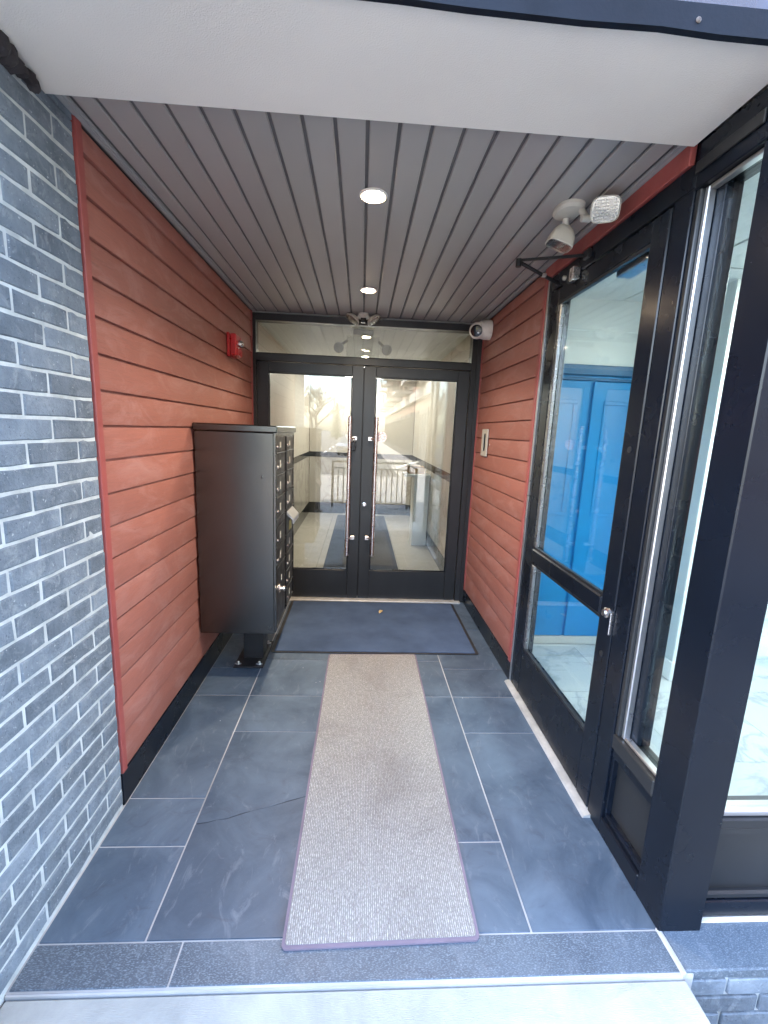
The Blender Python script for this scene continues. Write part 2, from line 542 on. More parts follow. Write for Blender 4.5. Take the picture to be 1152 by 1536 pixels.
def box(name, mat, parent, *a, **k):
    bev = k.pop('bev', 0.0)
    return MB().box(*a, bev=bev).build(name, mat, parent, **k)


def copy_tree(o, parent=None):
    c = o.copy(); COL.objects.link(c)
    if parent is not None: c.parent = parent
    for ch in list(o.children):
        copy_tree(ch, c)
    return c


XL, XR, YD = -0.92, 1.0, 3.915
ZC, ZS = 2.475, 2.45
YF, YS0, YS1 = 1.645, 1.135, 1.495

# ------------------------------------------------------------------ ground outside
g = MB(); g.box(-400, 400, -500, 300, -1.0, -0.5)
g.build("ground", M['asphalt'], kind='structure', label="dark asphalt ground and street outside the entrance")
MB().box(-14, 3.6, -11.0, 0.99, -0.5, -0.36).build("pavement", M['paving'], kind='structure', label="concrete pavement extended out front to bounce sunlight")  # reach and surface chosen to bounce warm sunlight into the soffit
MB().box(1.8, 3.6, -75, -11.01, -0.5, -0.38, bev=0.02).build("pavement", M['paving'], kind='structure', label="narrow concrete pavement along the wing")
MB().box(-24, -9, -70, -8, -0.5, -0.40, bev=0.05).build("lawn", M['grass'], kind='structure', label="dry yellow lawn beyond the street")
MB().box(-0.92, 1.012, -1.25, 0.992, -0.42, -0.012, bev=0.006).build("entrance_landing", M['concrete'], kind='structure', label="pale brushed concrete landing before the entrance")

# ------------------------------------------------------------------ passage floor: slate tiles, granite border
floor = MB().box(XL - 0.1, 1.04, 0.997, 3.97, -0.42, -0.004).build("floor", M['grout'], kind='structure', label="slate tiled floor of the entrance passage")
GAP = 0.0035


def tile(x0, x1, y0, y1, mat=M['slate'], g=GAP, label=None):
    MB().box(x0 + g, x1 - g, y0 + g, y1 - g, -0.02, random.uniform(-0.0006, 0.0006), bev=0.0012).build("tile", mat, floor, label=label)


cA, cB, cC, cD = (XL, -0.606), (-0.606, -0.012), (-0.012, 0.592), (0.592, 1.03)
for (x0, x1), ys in ((cA, [1.115, 1.43, 1.65, 2.384, 2.69, 3.30, 3.93]), (cB, [2.068, 2.384, 2.80, 3.93]),
                     (cC, [1.115, 1.433, 2.384, 2.80, 3.93]), (cD, [1.115, 2.062, 2.384, 2.70, 3.30, 3.93])):
    for y0, y1 in zip(ys, ys[1:]):
        tile(x0, x1, y0, y1)
# the cracked tile: two pieces along a ragged slanted line
ck = [(-0.6025, 1.522), (-0.56, 1.530), (-0.525, 1.541), (-0.49, 1.545), (-0.44, 1.567), (-0.39, 1.585), (-0.33, 1.602), (-0.26, 1.629), (-0.19, 1.652), (-0.0155, 1.70)]
lo = [(-0.6025, 1.1185)] + [(-0.0155, 1.1185)] + [(x, y - 0.0022 - 0.0014 * math.sin(i * 2.1)) for i, (x, y) in reversed(list(enumerate(ck)))]
hi = [(x, y + 0.0016 + 0.0016 * math.cos(i * 1.7)) for i, (x, y) in enumerate(ck)] + [(-0.0155, 2.0645), (-0.6025, 2.0645)]
MB().prism(lo, 'z', -0.02, 0.0004).build("tile", M['slate'], floor, label="slate tile broken along a slanted crack, front half")
MB().prism(hi, 'z', -0.02, -0.0002).build("tile", M['slate'], floor, label="slate tile broken along a slanted crack, rear half")
MB().box(-0.6, -0.02, 1.50, 1.72, -0.004, -0.002).build("crack_filler", M['crackfill'], floor)
tile(XL, -0.492, 1.0, 1.115, M['granite'], 0.003)
tile(-0.492, 1.003, 1.0, 1.115, M['granite'], 0.003)
MB().box(XL, 1.003, 0.9925, 1.0025, -0.02, -0.006).build("edge_strip", M['grout'], floor)

# brick knee wall and granite sill under the street window on the right
kw = thing("knee_wall", "low weathered brick wall under the granite sill at the lower right", "wall", (2.4, 1.06, -0.5))
box("mortar", M['mortar'], kw, 1.015, 3.95, 1.008, 1.14, -0.5, -0.03)
random.seed(3)
for r in range(7):
    zz = -0.035 - r * 0.0667
    off = 0.0 if r % 2 else -0.112
    x = 1.05 + off
    while x < 3.9:
        a, b = max(1.03, x), min(3.93, x + 0.215)
        if b - a > 0.03 and a < 2.2:
            MB().box(a, b, 1.0, 1.05, zz - 0.057, zz, bev=0.003).build("brick", M['brick'], kw)
        x += 0.225
MB().box(1.018, 3.95, 1.0, 1.137, -0.028, 0.004, bev=0.004).build("sill", M['granite'], kw)
MB().box(1.0, 1.017, 0.994, 1.12, -0.03, 0.006, bev=0.004).build("joint_strip", M['grout'], kw)
MB().box(1.145, 3.95, 1.128, 1.139, 0.0045, 0.013).build("caulk_line", M['cream'], kw)

# ------------------------------------------------------------------ left brick wall
bw = thing("brick_wall", "dark blue grey brick wall with pale mortar at the left", "wall", (-0.98, 1.1, 0))
box("mortar", M['mortar'], bw, -1.02, XL - 0.0035, 0.555, 1.606, -0.02, 2.449)
for a, b in ((1.50, 1.606),):
    box('brick', M['brick'], bw, -1.02, XL, a, b, 2.452, 2.484, bev=0.002)
random.seed(11)
protos = {}


def brick_mesh(L, k):
    key = (round(L, 3), k)
    if key in protos: return protos[key]
    m = MB(); b = m.bm
    j = lambda s: random.uniform(-s, s)
    m.box(-0.05, 0.0, -L / 2, L / 2, 0, 0.057)
    bmesh.ops.subdivide_edges(b, edges=[e for e in b.edges if abs(e.verts[0].co.y - e.verts[1].co.y) > 0.02], cuts=3)
    for v in b.verts:
        if v.co.x > -0.01:
            v.co += Vector((j(0.0012), j(0.0014), j(0.0014)))
    es = [e for e in b.edges if all(v.co.x > -0.01 for v in e.verts) and any(abs(f.normal.x) < 0.5 for f in e.link_faces)]
    bmesh.ops.bevel(b, geom=es, offset=0.0035, segments=1, affect='EDGES')
    protos[key] = m.mesh("brick", M['brick'], (0, 0, 0))
    return protos[key]


PITCH = 0.0667
for r in range(-1, 24 + 14):
    zt = 1.5475 - r * PITCH + 14 * PITCH - 0.0045     # top of the course
    z0 = zt - 0.0575
    if z0 > 2.43: continue
    if z0 < -0.03: break
    odd = (r + 14) % 2
    joints = [0.555] + [y for y in [(1.508 if odd else 1.394) - 0.225 * k + (0 if odd else 0) for k in range(8)][::-1] if y > 0.585] + [1.606]
    if not odd: joints.insert(-1, joints[-2] + 0.0) if False else None
    for a, b in zip(joints, joints[1:]):
        a2, b2 = a + 0.005, b - (0.005 if b < 1.6 else 0.0)
        if b2 - a2 < 0.03: continue
        me = brick_mesh(b2 - a2, random.randrange(4))
        o = bpy.data.objects.new("brick", me)
        place(o, (XL + random.uniform(-0.0012, 0.0012), (a2 + b2) / 2, z0), bw)
        if z0 > 2.39: o.scale.z = (2.4475 - z0) / 0.057

# ------------------------------------------------------------------ siding walls
LINES = [ZC] + [2.393 - 0.1231 * k for k in range(18)]


def siding(name, label, face, sgn, y0, y1, base_z):
    w = thing(name, label, "wall", (face - sgn * 0.02, (y0 + y1) / 2, 0))
    box("backing", M['red_trim'], w, *sorted((face - sgn * 0.05, face - sgn * 0.016)), y0 - 0.03, y1 + 0.02, 0.0, ZC - 0.001)
    zs = [z for z in LINES if z > base_z + 0.06] + [base_z]
    for zt, zb in zip(zs, zs[1:]):
        f = face
        j = random.uniform(-0.0008, 0.0008)
        prof = [(f - sgn * 0.0155, zb), (f - sgn * 0.001 + j, zb + 0.0005), (f + j, zb + 0.003), (f - sgn * 0.007, zt - 0.009), (f - sgn * 0.0115, zt - 0.008), (f - sgn * 0.0155, zt - 0.001)]
        MB().prism(prof, 'y', y0, y1).build("siding_board", M['siding'], w)
    return w


sl = siding("siding_wall", "wall of red brown wood grain boards behind the mailbox cabinet", XL, 1, YF + 0.002, 3.862, 0.152)
box("corner_trim", M['red_trim'], sl, XL - 0.016, XL + 0.006, 1.610, YF, 0.148, ZC - 0.002, bev=0.002)
box("corner_trim", M['red_trim'], sl, XL - 0.016, XL + 0.004, 3.864, 3.884, 0.148, ZC - 0.002, bev=0.002)
box("base_board", M['black'], sl, XL - 0.016, XL + 0.001, 1.612, 3.884, 0.0, 0.146, bev=0.002)
sr = siding("siding_wall", "wall of red brown wood grain boards with intercom, right of the double doors", XR, -1, 2.603, 3.862, 0.132)
box("corner_trim", M['red_trim'], sr, XR - 0.008, XR + 0.03, 2.562, 2.601, 0.128, ZC - 0.002, bev=0.003)
box("corner_trim", M['red_trim'], sr, XR - 0.004, XR + 0.016, 3.864, 3.884, 0.128, ZC - 0.002, bev=0.002)
box("base_board", M['black'], sr, XR - 0.001, XR + 0.03, 2.565, 3.884, 0.0, 0.126, bev=0.002)

# ------------------------------------------------------------------ passage ceiling
ceil = MB().box(XL - 0.05, 1.05, 1.40, 3.93, ZC + 0.008, ZC + 0.02).build("ceiling", M['plank_groove'], kind='structure', label="grey plank ceiling of the passage with recessed lights")
xs = [XL + 0.036] + [-0.81 + 0.1 * k for k in range(18)] + [XR - 0.036]
for a, b in zip(xs, xs[1:]):
    a2, b2 = a + 0.006, b - 0.006
    prof = [(a2, ZC + 0.008), (a2, ZC + 0.003), (a2 + 0.003, ZC), (b2 - 0.003, ZC), (b2, ZC + 0.003), (b2, ZC + 0.008)]
    MB().prism(prof, 'y', 1.41, 3.885).build("ceiling_plank", M['plank'], ceil)
for a in (XL, XR - 0.032):
    MB().box(a, a + 0.032, 1.41, 3.885, ZC - 0.006, ZC + 0.007, bev=0.002).build("edge_trim", M['jtrim'], ceil)
    MB().box(a + 0.008, a + 0.024, 1.41, 3.885, ZC - 0.010, ZC - 0.0062, bev=0.001).build("edge_trim", M['jtrim'], ceil)

# soffit slab at the mouth of the passage, black fascia in front
sf = MB(); sf.box(-1.0, 0.998, 1.116, YS1, ZS, ZS + 0.045, bev=0.003)
sf.build("soffit", M['soffit'], kind='structure', label="smooth off white soffit slab over the entrance mouth")
fa = thing("fascia_beam", "black metal fascia along the front edge of the white soffit", "beam", (1.0, 1.10, ZS))
m = MB()
pts = [(-1.0, 0.010), (-0.3, 0.006), (0.05, 0.002), (0.20, -0.003), (0.45, -0.006), (0.62, -0.003), (0.75, -0.008), (1.1, -0.009), (2.2, -0.004), (4.0, 0.0)]
poly = [(x, ZS + dz - 0.012) for x, dz in pts] + [(4.0, ZS + 0.034), (-1.0, ZS + 0.034)]
m.prism(poly, 'y', 1.098, 1.114)
m.build("fascia_plate", M['fascia'], fa)
MB().lathe([(0.006, 0), (0.006, 0.002), (0.003, 0.004)], (0.70, 1.0981, ZS + 0.002), (0, -1, 0), 10).build("screw", M['darkscrew'], fa)

# ------------------------------------------------------------------ apartment building above and around (keeps the sun off the entrance)
ab = thing("apartment_building", "large building above the entrance with upper panels tinted like reflected sky", "building", (0, 8, -0.5))
box("upper_wall", M['palepanel'], ab, -30, 12, 1.22, 14, 2.63, 13.5)
box("upper_wall", M['palepanel'], ab, -30, -1.0, 0.58, 1.219, 2.451, 13.5)
box("ground_floor_wall", M['tanbrick'], ab, -30, -1.03, 0.56, 14, -0.5, 2.449)
box("ground_floor_wall", M['tanbrick'], ab, 4.0, 12, 1.14, 14, -0.5, 2.629)
box("ground_floor_wall", M['tanbrick'], ab, -1.029, 3.999, 8.4, 14, -0.5, 2.629)
for i in range(7):
    x0 = -0.998 + i * 0.72
    for k in range(2):
        z0 = 2.50 + k * 1.2
        MB().box(x0 + 0.004, x0 + 0.716, 1.15, 1.219, z0 + 0.004, z0 + 1.196, bev=0.004).build("facade_panel", M['skypanel'], ab)

# ------------------------------------------------------------------ double doors and transom at the end
df = thing("door_frame", "charcoal metal frame with transom window around the double doors", "door frame", (0.02, YD + 0.04, 0))
Y0, Y1 = YD - 0.03, YD + 0.075
C = M['charcoal']
box("jamb", C, df, XL + 0.001, -0.893, Y0, Y1, 0.0, 2.46, bev=0.002)
box("jamb", C, df, 0.917, 0.962, Y0, Y1, 0.0, 2.46, bev=0.002)
box("jamb_cover", C, df, 0.9621, 0.999, Y0 - 0.002, Y1, 0.0, 2.46, bev=0.002)
box("head_rail", C, df, -0.8929, 0.9169, Y0, Y1, 2.405, 2.46, bev=0.002)
box("transom_rail", C, df, -0.8929, 0.9169, Y0 - 0.004, Y1, 2.088, 2.146, bev=0.003)
box("transom_stop", M['black'], df, -0.8929, 0.9169, Y0 + 0.02, Y0 + 0.04, 2.1461, 2.155)
box("transom_glass", M['transom_glass'], df, -0.8925, 0.9165, YD, YD + 0.008, 2.1465, 2.4045)
box("threshold", M['threshold'], df, -0.90, 0.965, Y0 - 0.045, Y1, -0.003, 0.015, bev=0.003)


def glass_door(label, x0, x1, s0, s1, hx, mx):
    """s0, s1: stile inner edges; hx handle x; mx handle mount x"""
    d = thing("glass_door", label, "door", ((x0 + x1) / 2, YD + 0.02, 0.016), "double entrance doors")
    ya, yb = YD - 0.018, YD + 0.030
    box("stile", C, d, x0, s0, ya, yb, 0.02, 2.084, bev=0.0025)
    box("stile", C, d, s1, x1, ya, yb, 0.02, 2.084, bev=0.0025)
    box("top_rail", C, d, s0 + .0005, s1 - .0005, ya + 0.001, yb, 2.0, 2.083, bev=0.0025)
    box("bottom_rail", C, d, s0 + .0005, s1 - .0005, ya + 0.002, yb, 0.021, 0.285, bev=0.0025)
    st = MB()
    for a in ((s0 + .001, s1 - .001, 0.286, 0.294), (s0 + .001, s1 - .001, 1.991, 1.999)):
        st.box(a[0], a[1], YD - 0.006, YD + 0.004, a[2], a[3])
    st.box(s0 + .001, s0 + .009, YD - 0.006, YD + 0.004, .295, 1.990); st.box(s1 - .009, s1 - .001, YD - 0.006, YD + 0.004, .295, 1.990)
    st.build("glazing_bead", M['black'], d)
    box("glass_pane", M['glass'], d, s0 + 0.001, s1 - 0.001, YD + 0.006, YD + 0.014, 0.287, 1.998)
    h = MB(); h.tube((hx, YD - 0.075, 0.44), (hx, YD - 0.075, 1.665), 0.0155, seg=16)
    hh = h.build("handle", M['steel'], d)
    for z in (0.60, 1.48):
        b = MB()
        b.tube((hx, YD - 0.075, z), (mx, YD - 0.05, z), 0.009, seg=10)
        b.tube((mx, YD - 0.052, z), (mx, YD - 0.018, z), 0.011, seg=10)
        b.box(mx - 0.017, mx + 0.017, YD - 0.058, YD - 0.049, z - 0.017, z + 0.017, bev=0.002)
        b.build("handle_mount", M['steel'], hh)
    return d


dl = glass_door("left leaf of the charcoal glass double doors with black lockbox on its handle", -0.889, 0.006, -0.792, -0.090, -0.098, -0.052)
dr = glass_door("right leaf of the charcoal glass double doors with round white sticker", 0.0105, 0.913, 0.112, 0.815, 0.128, 0.078)
MB().lathe([(0.046, 0), (0.046, 0.0008)], (0.178, YD + 0.0052, 1.50), (0, -1, 0), 28).build("sticker", M['sticker'], dr)
MB().lathe([(0.019, 0), (0.019, 0.008), (0.012, 0.010), (0.012, 0.014)], (0.045, YD - 0.018, 0.90), (0, -1, 0), 16).build("lock", M['steel'], dr)

box('leaf_light_blocker', C, dl, -0.02, 0.035, YD + 0.0305, YD + 0.038, 0.02, 2.08)  # added strip, blocks light leaking between the door leaves
lb = thing("key_lockbox", "small black key lockbox hanging from the left door handle", "lockbox", (-0.062, YD - 0.06, 1.37))
MB().box(-0.084, -0.046, YD - 0.085, YD - 0.052, 1.372, 1.452, bev=0.006).build("case", M['lens_black'], lb)
m = MB()
for a, b in (((-0.077, 1.45), (-0.077, 1.485)), ((-0.077, 1.485), (-0.053, 1.485)), ((-0.053, 1.485), (-0.053, 1.45))):
    m.tube((a[0], YD - 0.068, a[1]), (b[0], YD - 0.068, b[1]), 0.0035, seg=8)
m.build("shackle", M['silver'], lb)

# ------------------------------------------------------------------ side storefront (right)
B = M['black']
sfw = thing("storefront", "black framed glazing with corner post at the right foreground", "storefront", (1.3, 1.3, 0))
# door frame
box("jamb", B, sfw, XR + 0.002, 1.11, 2.505, 2.56, 0.0, 2.40, bev=0.002)
box("jamb_edge", M['silver'], sfw, XR - 0.004, XR + 0.0015, 2.538, 2.556, 0.0, 2.39, bev=0.001)
box("jamb", B, sfw, XR + 0.002, 1.11, 1.470, 1.562, 0.0, 2.325, bev=0.003)
box("header", B, sfw, XR + 0.001, 1.11, 1.4705, 2.5045, 2.3255, 2.40, bev=0.003)
box("header", B, sfw, XR + 0.001, 1.11, 1.0855, 1.4695, 2.318, 2.4485, bev=0.003)
box("header_bead", M['charcoal'], sfw, XR - 0.006, XR + 0.0005, 1.232, 1.4695, 2.36, 2.395, bev=0.002)
box("cladding", B, sfw, XR + 0.012, 1.11, 1.4705, 2.56, 2.4005, 2.6)
box("head_trim", M['red_trim'], sfw, XR - 0.010, XR + 0.011, 1.497, 2.5615, 2.402, ZC - 0.008, bev=0.003)
# post
box("corner_post", B, sfw, 1.003, 1.146, 1.106, 1.2305, 0.001, 2.3175, bev=0.004)
# sidelite
box("sidelite_sill", M['charcoal'], sfw, 1.002, 1.10, 1.231, 1.4695, 0.385, 0.445, bev=0.004)
box("sidelite_sill_bead", B, sfw, 1.010, 1.098, 1.231, 1.4695, 0.345, 0.3845, bev=0.005)
box("sidelite_panel", M['charcoal'], sfw, 1.035, 1.09, 1.231, 1.4695, 0.10, 0.3445)
box("panel_stop", B, sfw, 1.012, 1.0345, 1.455, 1.4695, 0.10, 0.3445, bev=0.002)
box("sidelite_base", B, sfw, 1.002, 1.10, 1.231, 1.4695, 0.0, 0.072, bev=0.004)
box("base_bead", B, sfw, 1.014, 1.098, 1.231, 1.4695, 0.0725, 0.0995, bev=0.006)
box("sidelite_stop", M['charcoal'], sfw, 1.008, 1.045, 1.448, 1.4695, 0.4455, 2.3175, bev=0.003)
box("sidelite_bead", M['silver'], sfw, 1.020, 1.045, 1.430, 1.4475, 0.4455, 2.3175, bev=0.003)
box("sidelite_bead", M['silver'], sfw, 1.020, 1.045, 1.231, 1.4295, 0.4455, 0.458, bev=0.003)
box("sidelite_bead", M['silver'], sfw, 1.020, 1.045, 1.231, 1.4295, 2.305, 2.3175, bev=0.003)
box("sidelite_inner_frame", B, sfw, 1.0455, 1.10, 1.395, 1.4475, 0.4455, 2.3175, bev=0.002)
box("sidelite_glass", M['store_glass'], sfw, 1.058, 1.066, 1.2305, 1.3945, 0.4455, 2.3175)
# street side bays
yb = 1.141
box("bay_base", B, sfw, 1.147, 3.99, yb, 1.24, 0.0135, 0.072, bev=0.004)
box("base_bead", M['charcoal'], sfw, 1.147, 3.99, yb + 0.006, 1.24, 0.0725, 0.100, bev=0.007)
box("bay_panel", M['charcoal'], sfw, 1.147, 3.99, yb + 0.022, 1.23, 0.1005, 0.318)
box("bay_sill", M['charcoal'], sfw, 1.147, 3.99, yb + 0.008, 1.24, 0.3185, 0.350, bev=0.006)
box("bay_sill", M['charcoal'], sfw, 1.147, 3.99, yb + 0.001, 1.24, 0.3505, 0.385, bev=0.004)
box("sill_bead", M['silver'], sfw, 1.147, 3.99, yb + 0.012, 1.20, 0.3855, 0.405, bev=0.003)
for x0, x1 in ((2.50, 2.56), (3.93, 3.99)):
    box("mullion", B, sfw, x0, x1, yb + 0.002, 1.24, 0.4055, 2.3995, bev=0.003)
for x0, x1 in ((1.1465, 2.4995), (2.5605, 3.9295)):
    box("bay_glass", M['store_glass'], sfw, x0, x1, yb + 0.03, yb + 0.038, 0.4055, 2.3995)
box("bay_header", B, sfw, 1.1105, 3.99, yb, 1.24, 2.40, 2.515, bev=0.003)

box('gap_light_blocker', B, sfw, XR + 0.0475, XR + 0.062, 1.545, 1.60, 0.0, 2.325)  # unseen strip added to block light leaking past the side door
box('gap_light_blocker', B, sfw, XR + 0.0475, XR + 0.062, 2.47, 2.52, 0.0, 2.325)  # same added light block on the hinge side

# side door
sd = thing("side_glass_door", "black glass door to the white and blue room, with closer arm above", "door", (1.02, 2.03, 0.016))
xa, xb = 1.0, 1.046
box("stile", B, sd, xa, xb, 1.567, 1.662, 0.018, 2.318, bev=0.004)
box("stile", B, sd, xa, xb, 2.405, 2.499, 0.018, 2.318, bev=0.004)
box("top_rail", B, sd, xa + .001, xb, 1.6625, 2.4045, 2.245, 2.317, bev=0.003)
box("middle_rail", B, sd, xa - .004, xb, 1.6625, 2.4045, 0.845, 0.925, bev=0.006)
box("bottom_rail", B, sd, xa + .001, xb, 1.6625, 2.4045, 0.019, 0.305, bev=0.004)
m = MB()
for z0, z1 in ((0.306, 0.318), (0.832, 0.844), (0.926, 0.938), (2.232, 2.244)):
    m.box(xa + .004, xa + .02, 1.6625, 2.4045, z0, z1)
m.build("glazing_bead", M['charcoal'], sd)
m = MB()
for z0, z1 in ((0.3185, 0.8315), (0.9385, 2.2315)):
    m.box(xa + .004, xa + .022, 1.6625, 1.668, z0, z1)
m.build("glazing_bead", M['charcoal'], sd)
for z0, z1 in ((0.3185, 0.8315), (0.9385, 2.2315)):
    box("glazing_bead", M['grey_and_glint'], sd, xa + .002, xa + .022, 2.372, 2.4045, z0, z1, bev=0.003)  # paler bead paints the reflection along the hinge stile
box("glass_pane", M['store_glass'], sd, xa + .023, xa + .030, 1.663, 2.404, 0.306, 0.8445)
box("glass_pane", M['store_glass'], sd, xa + .023, xa + .030, 1.663, 2.404, 0.9255, 2.2445)
MB().lathe([(0.021, 0), (0.021, 0.006), (0.015, 0.010), (0.013, 0.018)], (xa, 1.612, 0.876), (-1, 0, 0), 18).build("lock_cylinder", M['steel'], sd)
MB().lathe([(0.012, 0), (0.012, 0.003)], (xa, 1.612, 0.70), (-1, 0, 0), 14).build("plug", M['charcoal'], sd)
MB().lathe([(0.012, 0), (0.012, 0.003)], (xa, 1.612, 1.52), (-1, 0, 0), 14).build("plug", M['charcoal'], sd)
m = MB(); m.box(xa - 0.012, xa, 1.566, 1.572, 0.80, 0.89, bev=0.002); m.build("edge_pull", M['steel'], sd)
box("closer_body", M['silver'], sd, 1.05, 1.115, 1.68, 1.96, 2.225, 2.31, bev=0.004)
m = MB(); m.tube((0.755, 2.35, 2.405), (1.0, 2.43, 2.342), 0.009, 0.009, 8); m.tube((0.755, 2.35, 2.382), (0.755, 2.35, 2.418), 0.014, seg=12)
arm = m.build("closer_arm", M['charcoal'], sd)
m = MB(); m.box(-0.004, 0.004, -0.006, 0.006, 0, 0.25); m.bm.verts.ensure_lookup_table()
m.xform(Matrix.Translation((0.755, 2.35, 2.412)) @ (Vector((1.0, 2.13, 2.372)) - Vector((0.755, 2.35, 2.412))).to_track_quat('Z', 'Y').to_matrix().to_4x4() @ Matrix.Scale(1.32, 4, (0, 0, 1)))
m.build("closer_rod", M['charcoal'], arm)
MB().box(0.985, 1.003, 2.10, 2.15, 2.355, 2.392, bev=0.003).build("arm_bracket", M['charcoal'], arm)
MB().box(0.895, 0.915, 2.38, 2.405, 2.357, 2.372, bev=0.002).build("arm_label", M['silver'], arm)
MB().box(0.962, 0.999, 2.185, 2.225, 2.285, 2.345, bev=0.004).build("arm_shoe", M['steel'], arm)
MB().box(0.972, 0.999, 2.225, 2.27, 2.29, 2.335, bev=0.004).build("arm_shoe", M['charcoal'], arm)
MB().lathe([(0.012, 0), (0.012, 0.012), (0.006, 0.016)], (1.001, 2.35, 2.345), (-1, 0, 0), 12).build("frame_button", M['ivory'], sd)

th = thing("door_sill", "worn metal sill under the black side door", "sill", (1.0, 2.05, 0))
MB().prism([(0.968, 0.0005), (0.975, 0.010), (1.0, 0.0155), (1.05, 0.0155), (1.05, 0.0005)], 'y', 1.535, 2.555).build("sill_plate", M['threshold'], th)

# ------------------------------------------------------------------ room behind the storefront
sfl = MB().box(1.05, 4.0, 1.141, 5.0, -0.3, -0.004).build("store_floor", M['tgrid'], kind='structure', label="white marble floor of the room at the right")
for i in range(5):
    for j in range(7):
        x0, y0 = 1.06 + i * 0.6, 1.25 + j * 0.6
        if y0 > 3.0 and x0 < 2.0: continue
        MB().box(x0 + .0015, min(x0 + .5985, 3.99), y0 + .0015, y0 + .5985, -0.012, 0.0, bev=0.0005).build("tile", M['marble'], sfl)
scl = MB().box(1.111, 3.999, 1.2405, 5.0, 2.485, 2.60).build("store_ceiling", M['tgrid'], kind='structure', label="white tile ceiling of the room at the right")
for i in range(5):
    for j in range(3):
        x0, y0 = 1.13 + i * 0.6, 1.25 + j * 1.2
        if i == 2 and j == 0: continue
        MB().box(x0 + .008, min(x0 + .592, 3.99), y0 + .008, y0 + 1.192, 2.478, 2.4845, bev=0.001).build("ceiling_tile", M['actile'], scl)
cl = thing("ceiling_light", "flat lit panel added to brighten the white room", "ceiling light", (2.63, 1.85, 2.47), "flat lit ceiling panels")  # unseen panel, added so the white room reads bright
MB().box(2.34, 2.92, 1.26, 2.44, 2.472, 2.484).build("frame", M['whitepaint'], cl)
MB().box(2.37, 2.89, 1.29, 2.41, 2.4685, 2.4715).build("diffuser", M['store_fill'], cl)

blw = thing("blue_wall", "bright blue panelled double doors and wall seen through the side door", "wall", (1.6, 3.12, 0))
box("wall", M['bluepaint'], blw, 1.105, 2.099, 3.10, 3.2, 0.0, 1.985)
box("cap_moulding", M['bluedark'], blw, 1.105, 2.099, 3.078, 3.2, 1.986, 2.055, bev=0.006)
box("cap_lip", M['bluedark'], blw, 1.105, 2.099, 3.09, 3.0995, 1.95, 1.972, bev=0.004)
box("upper_wall", M['whitepaint'], blw, 1.105, 2.099, 3.10, 3.2, 2.056, 2.484)
box("baseboard", M['cream'], blw, 1.105, 2.099, 3.085, 3.0995, 0.0, 0.065, bev=0.003)
for x0, x1 in ((1.14, 1.57), (1.595, 2.06)):
    dd = MB().box(x0, x1, 3.078, 3.0995, 0.07, 1.945, bev=0.003).build("blue_door", M['bluepaint'], blw)
    for z0, z1 in ((1.0, 1.82),):
        fr = MB()
        a, b = x0 + 0.08, x1 - 0.08
        fr.box(a, b, 3.072, 3.0775, z0, z0 + 0.03, bev=0.004); fr.box(a, b, 3.072, 3.0775, z1 - 0.03, z1, bev=0.004)
        fr.box(a, a + 0.03, 3.072, 3.0775, z0 + .0305, z1 - .0305, bev=0.004); fr.box(b - 0.03, b, 3.072, 3.0775, z0 + .0305, z1 - .0305, bev=0.004)
        fr.build("panel_moulding", M['bluepaint'], dd)
ww = thing("white_wall", "white wall end with baseboard between blue doors and stairs", "wall", (2.3, 2.9, 0))
box("wall", M['grey_wallshade'], ww, 2.1, 2.55, 2.602, 4.98, 0.0, 2.484)  # grey colour paints the shade on this white wall's side
box("lit_front_face", M['whitepaint'], ww, 2.098, 2.552, 2.59, 2.6015, 0.0, 2.484)  # whiter slab paints the brightly lit front
box("baseboard", M['whitepaint'], ww, 2.084, 2.0975, 2.59, 3.08, 0.0, 0.13, bev=0.004)
box("baseboard", M['whitepaint'], ww, 2.084, 2.564, 2.576, 2.5895, 0.0, 0.13, bev=0.004)
stc = thing("staircase", "white stairs with dark sloping handrail in the right window", "stairs", (3.1, 3.6, 0))
for k in range(9):
    MB().box(2.57, 3.70, 2.66 + k * 0.27, 2.66 + (k + 1) * 0.27 if k < 8 else 4.98, -0.002, 0.16 * (k + 1) - 0.0305, bev=0.002).build("step", M['whitepaint'], stc)
    MB().box(2.565, 3.705, 2.635 + k * 0.27, 2.66 + (k + 1) * 0.27 if k < 8 else 4.98, 0.16 * (k + 1) - 0.03, 0.16 * (k + 1), bev=0.004).build("tread", M['grey_wallshade'], stc)
hr = MB()
hr.tube((2.66, 2.50, 0.92), (2.66, 4.7, 2.30), 0.03, seg=10)
hr.build("handrail", M['darkmetal'], stc)
for k in range(6):
    y = 2.60 + k * 0.38
    MB().tube((2.66, y, 0.10 + 0.592 * max(0, y - 2.66)), (2.66, y, 0.97 + 0.62 * (y - 2.6)), 0.011, seg=8).build("baluster", M['darkmetal'], stc)
bk = thing("back_wall", "white rear and side walls of the bright room", "wall", (3.0, 5.05, 0))
box("wall", M['whitepaint'], bk, 2.551, 4.0, 4.99, 5.1, -0.3, 2.62)
box("wall", M['whitepaint'], bk, 3.9905, 4.0, 1.245, 4.9895, -0.3, 2.62)
box("wall", M['whitepaint'], bk, 1.056, 1.1045, 2.57, 3.2, 0.0, 2.484)
box("wall", M['whitepaint'], bk, 1.04, 2.0995, 3.2005, 3.3, 0.0, 2.6)

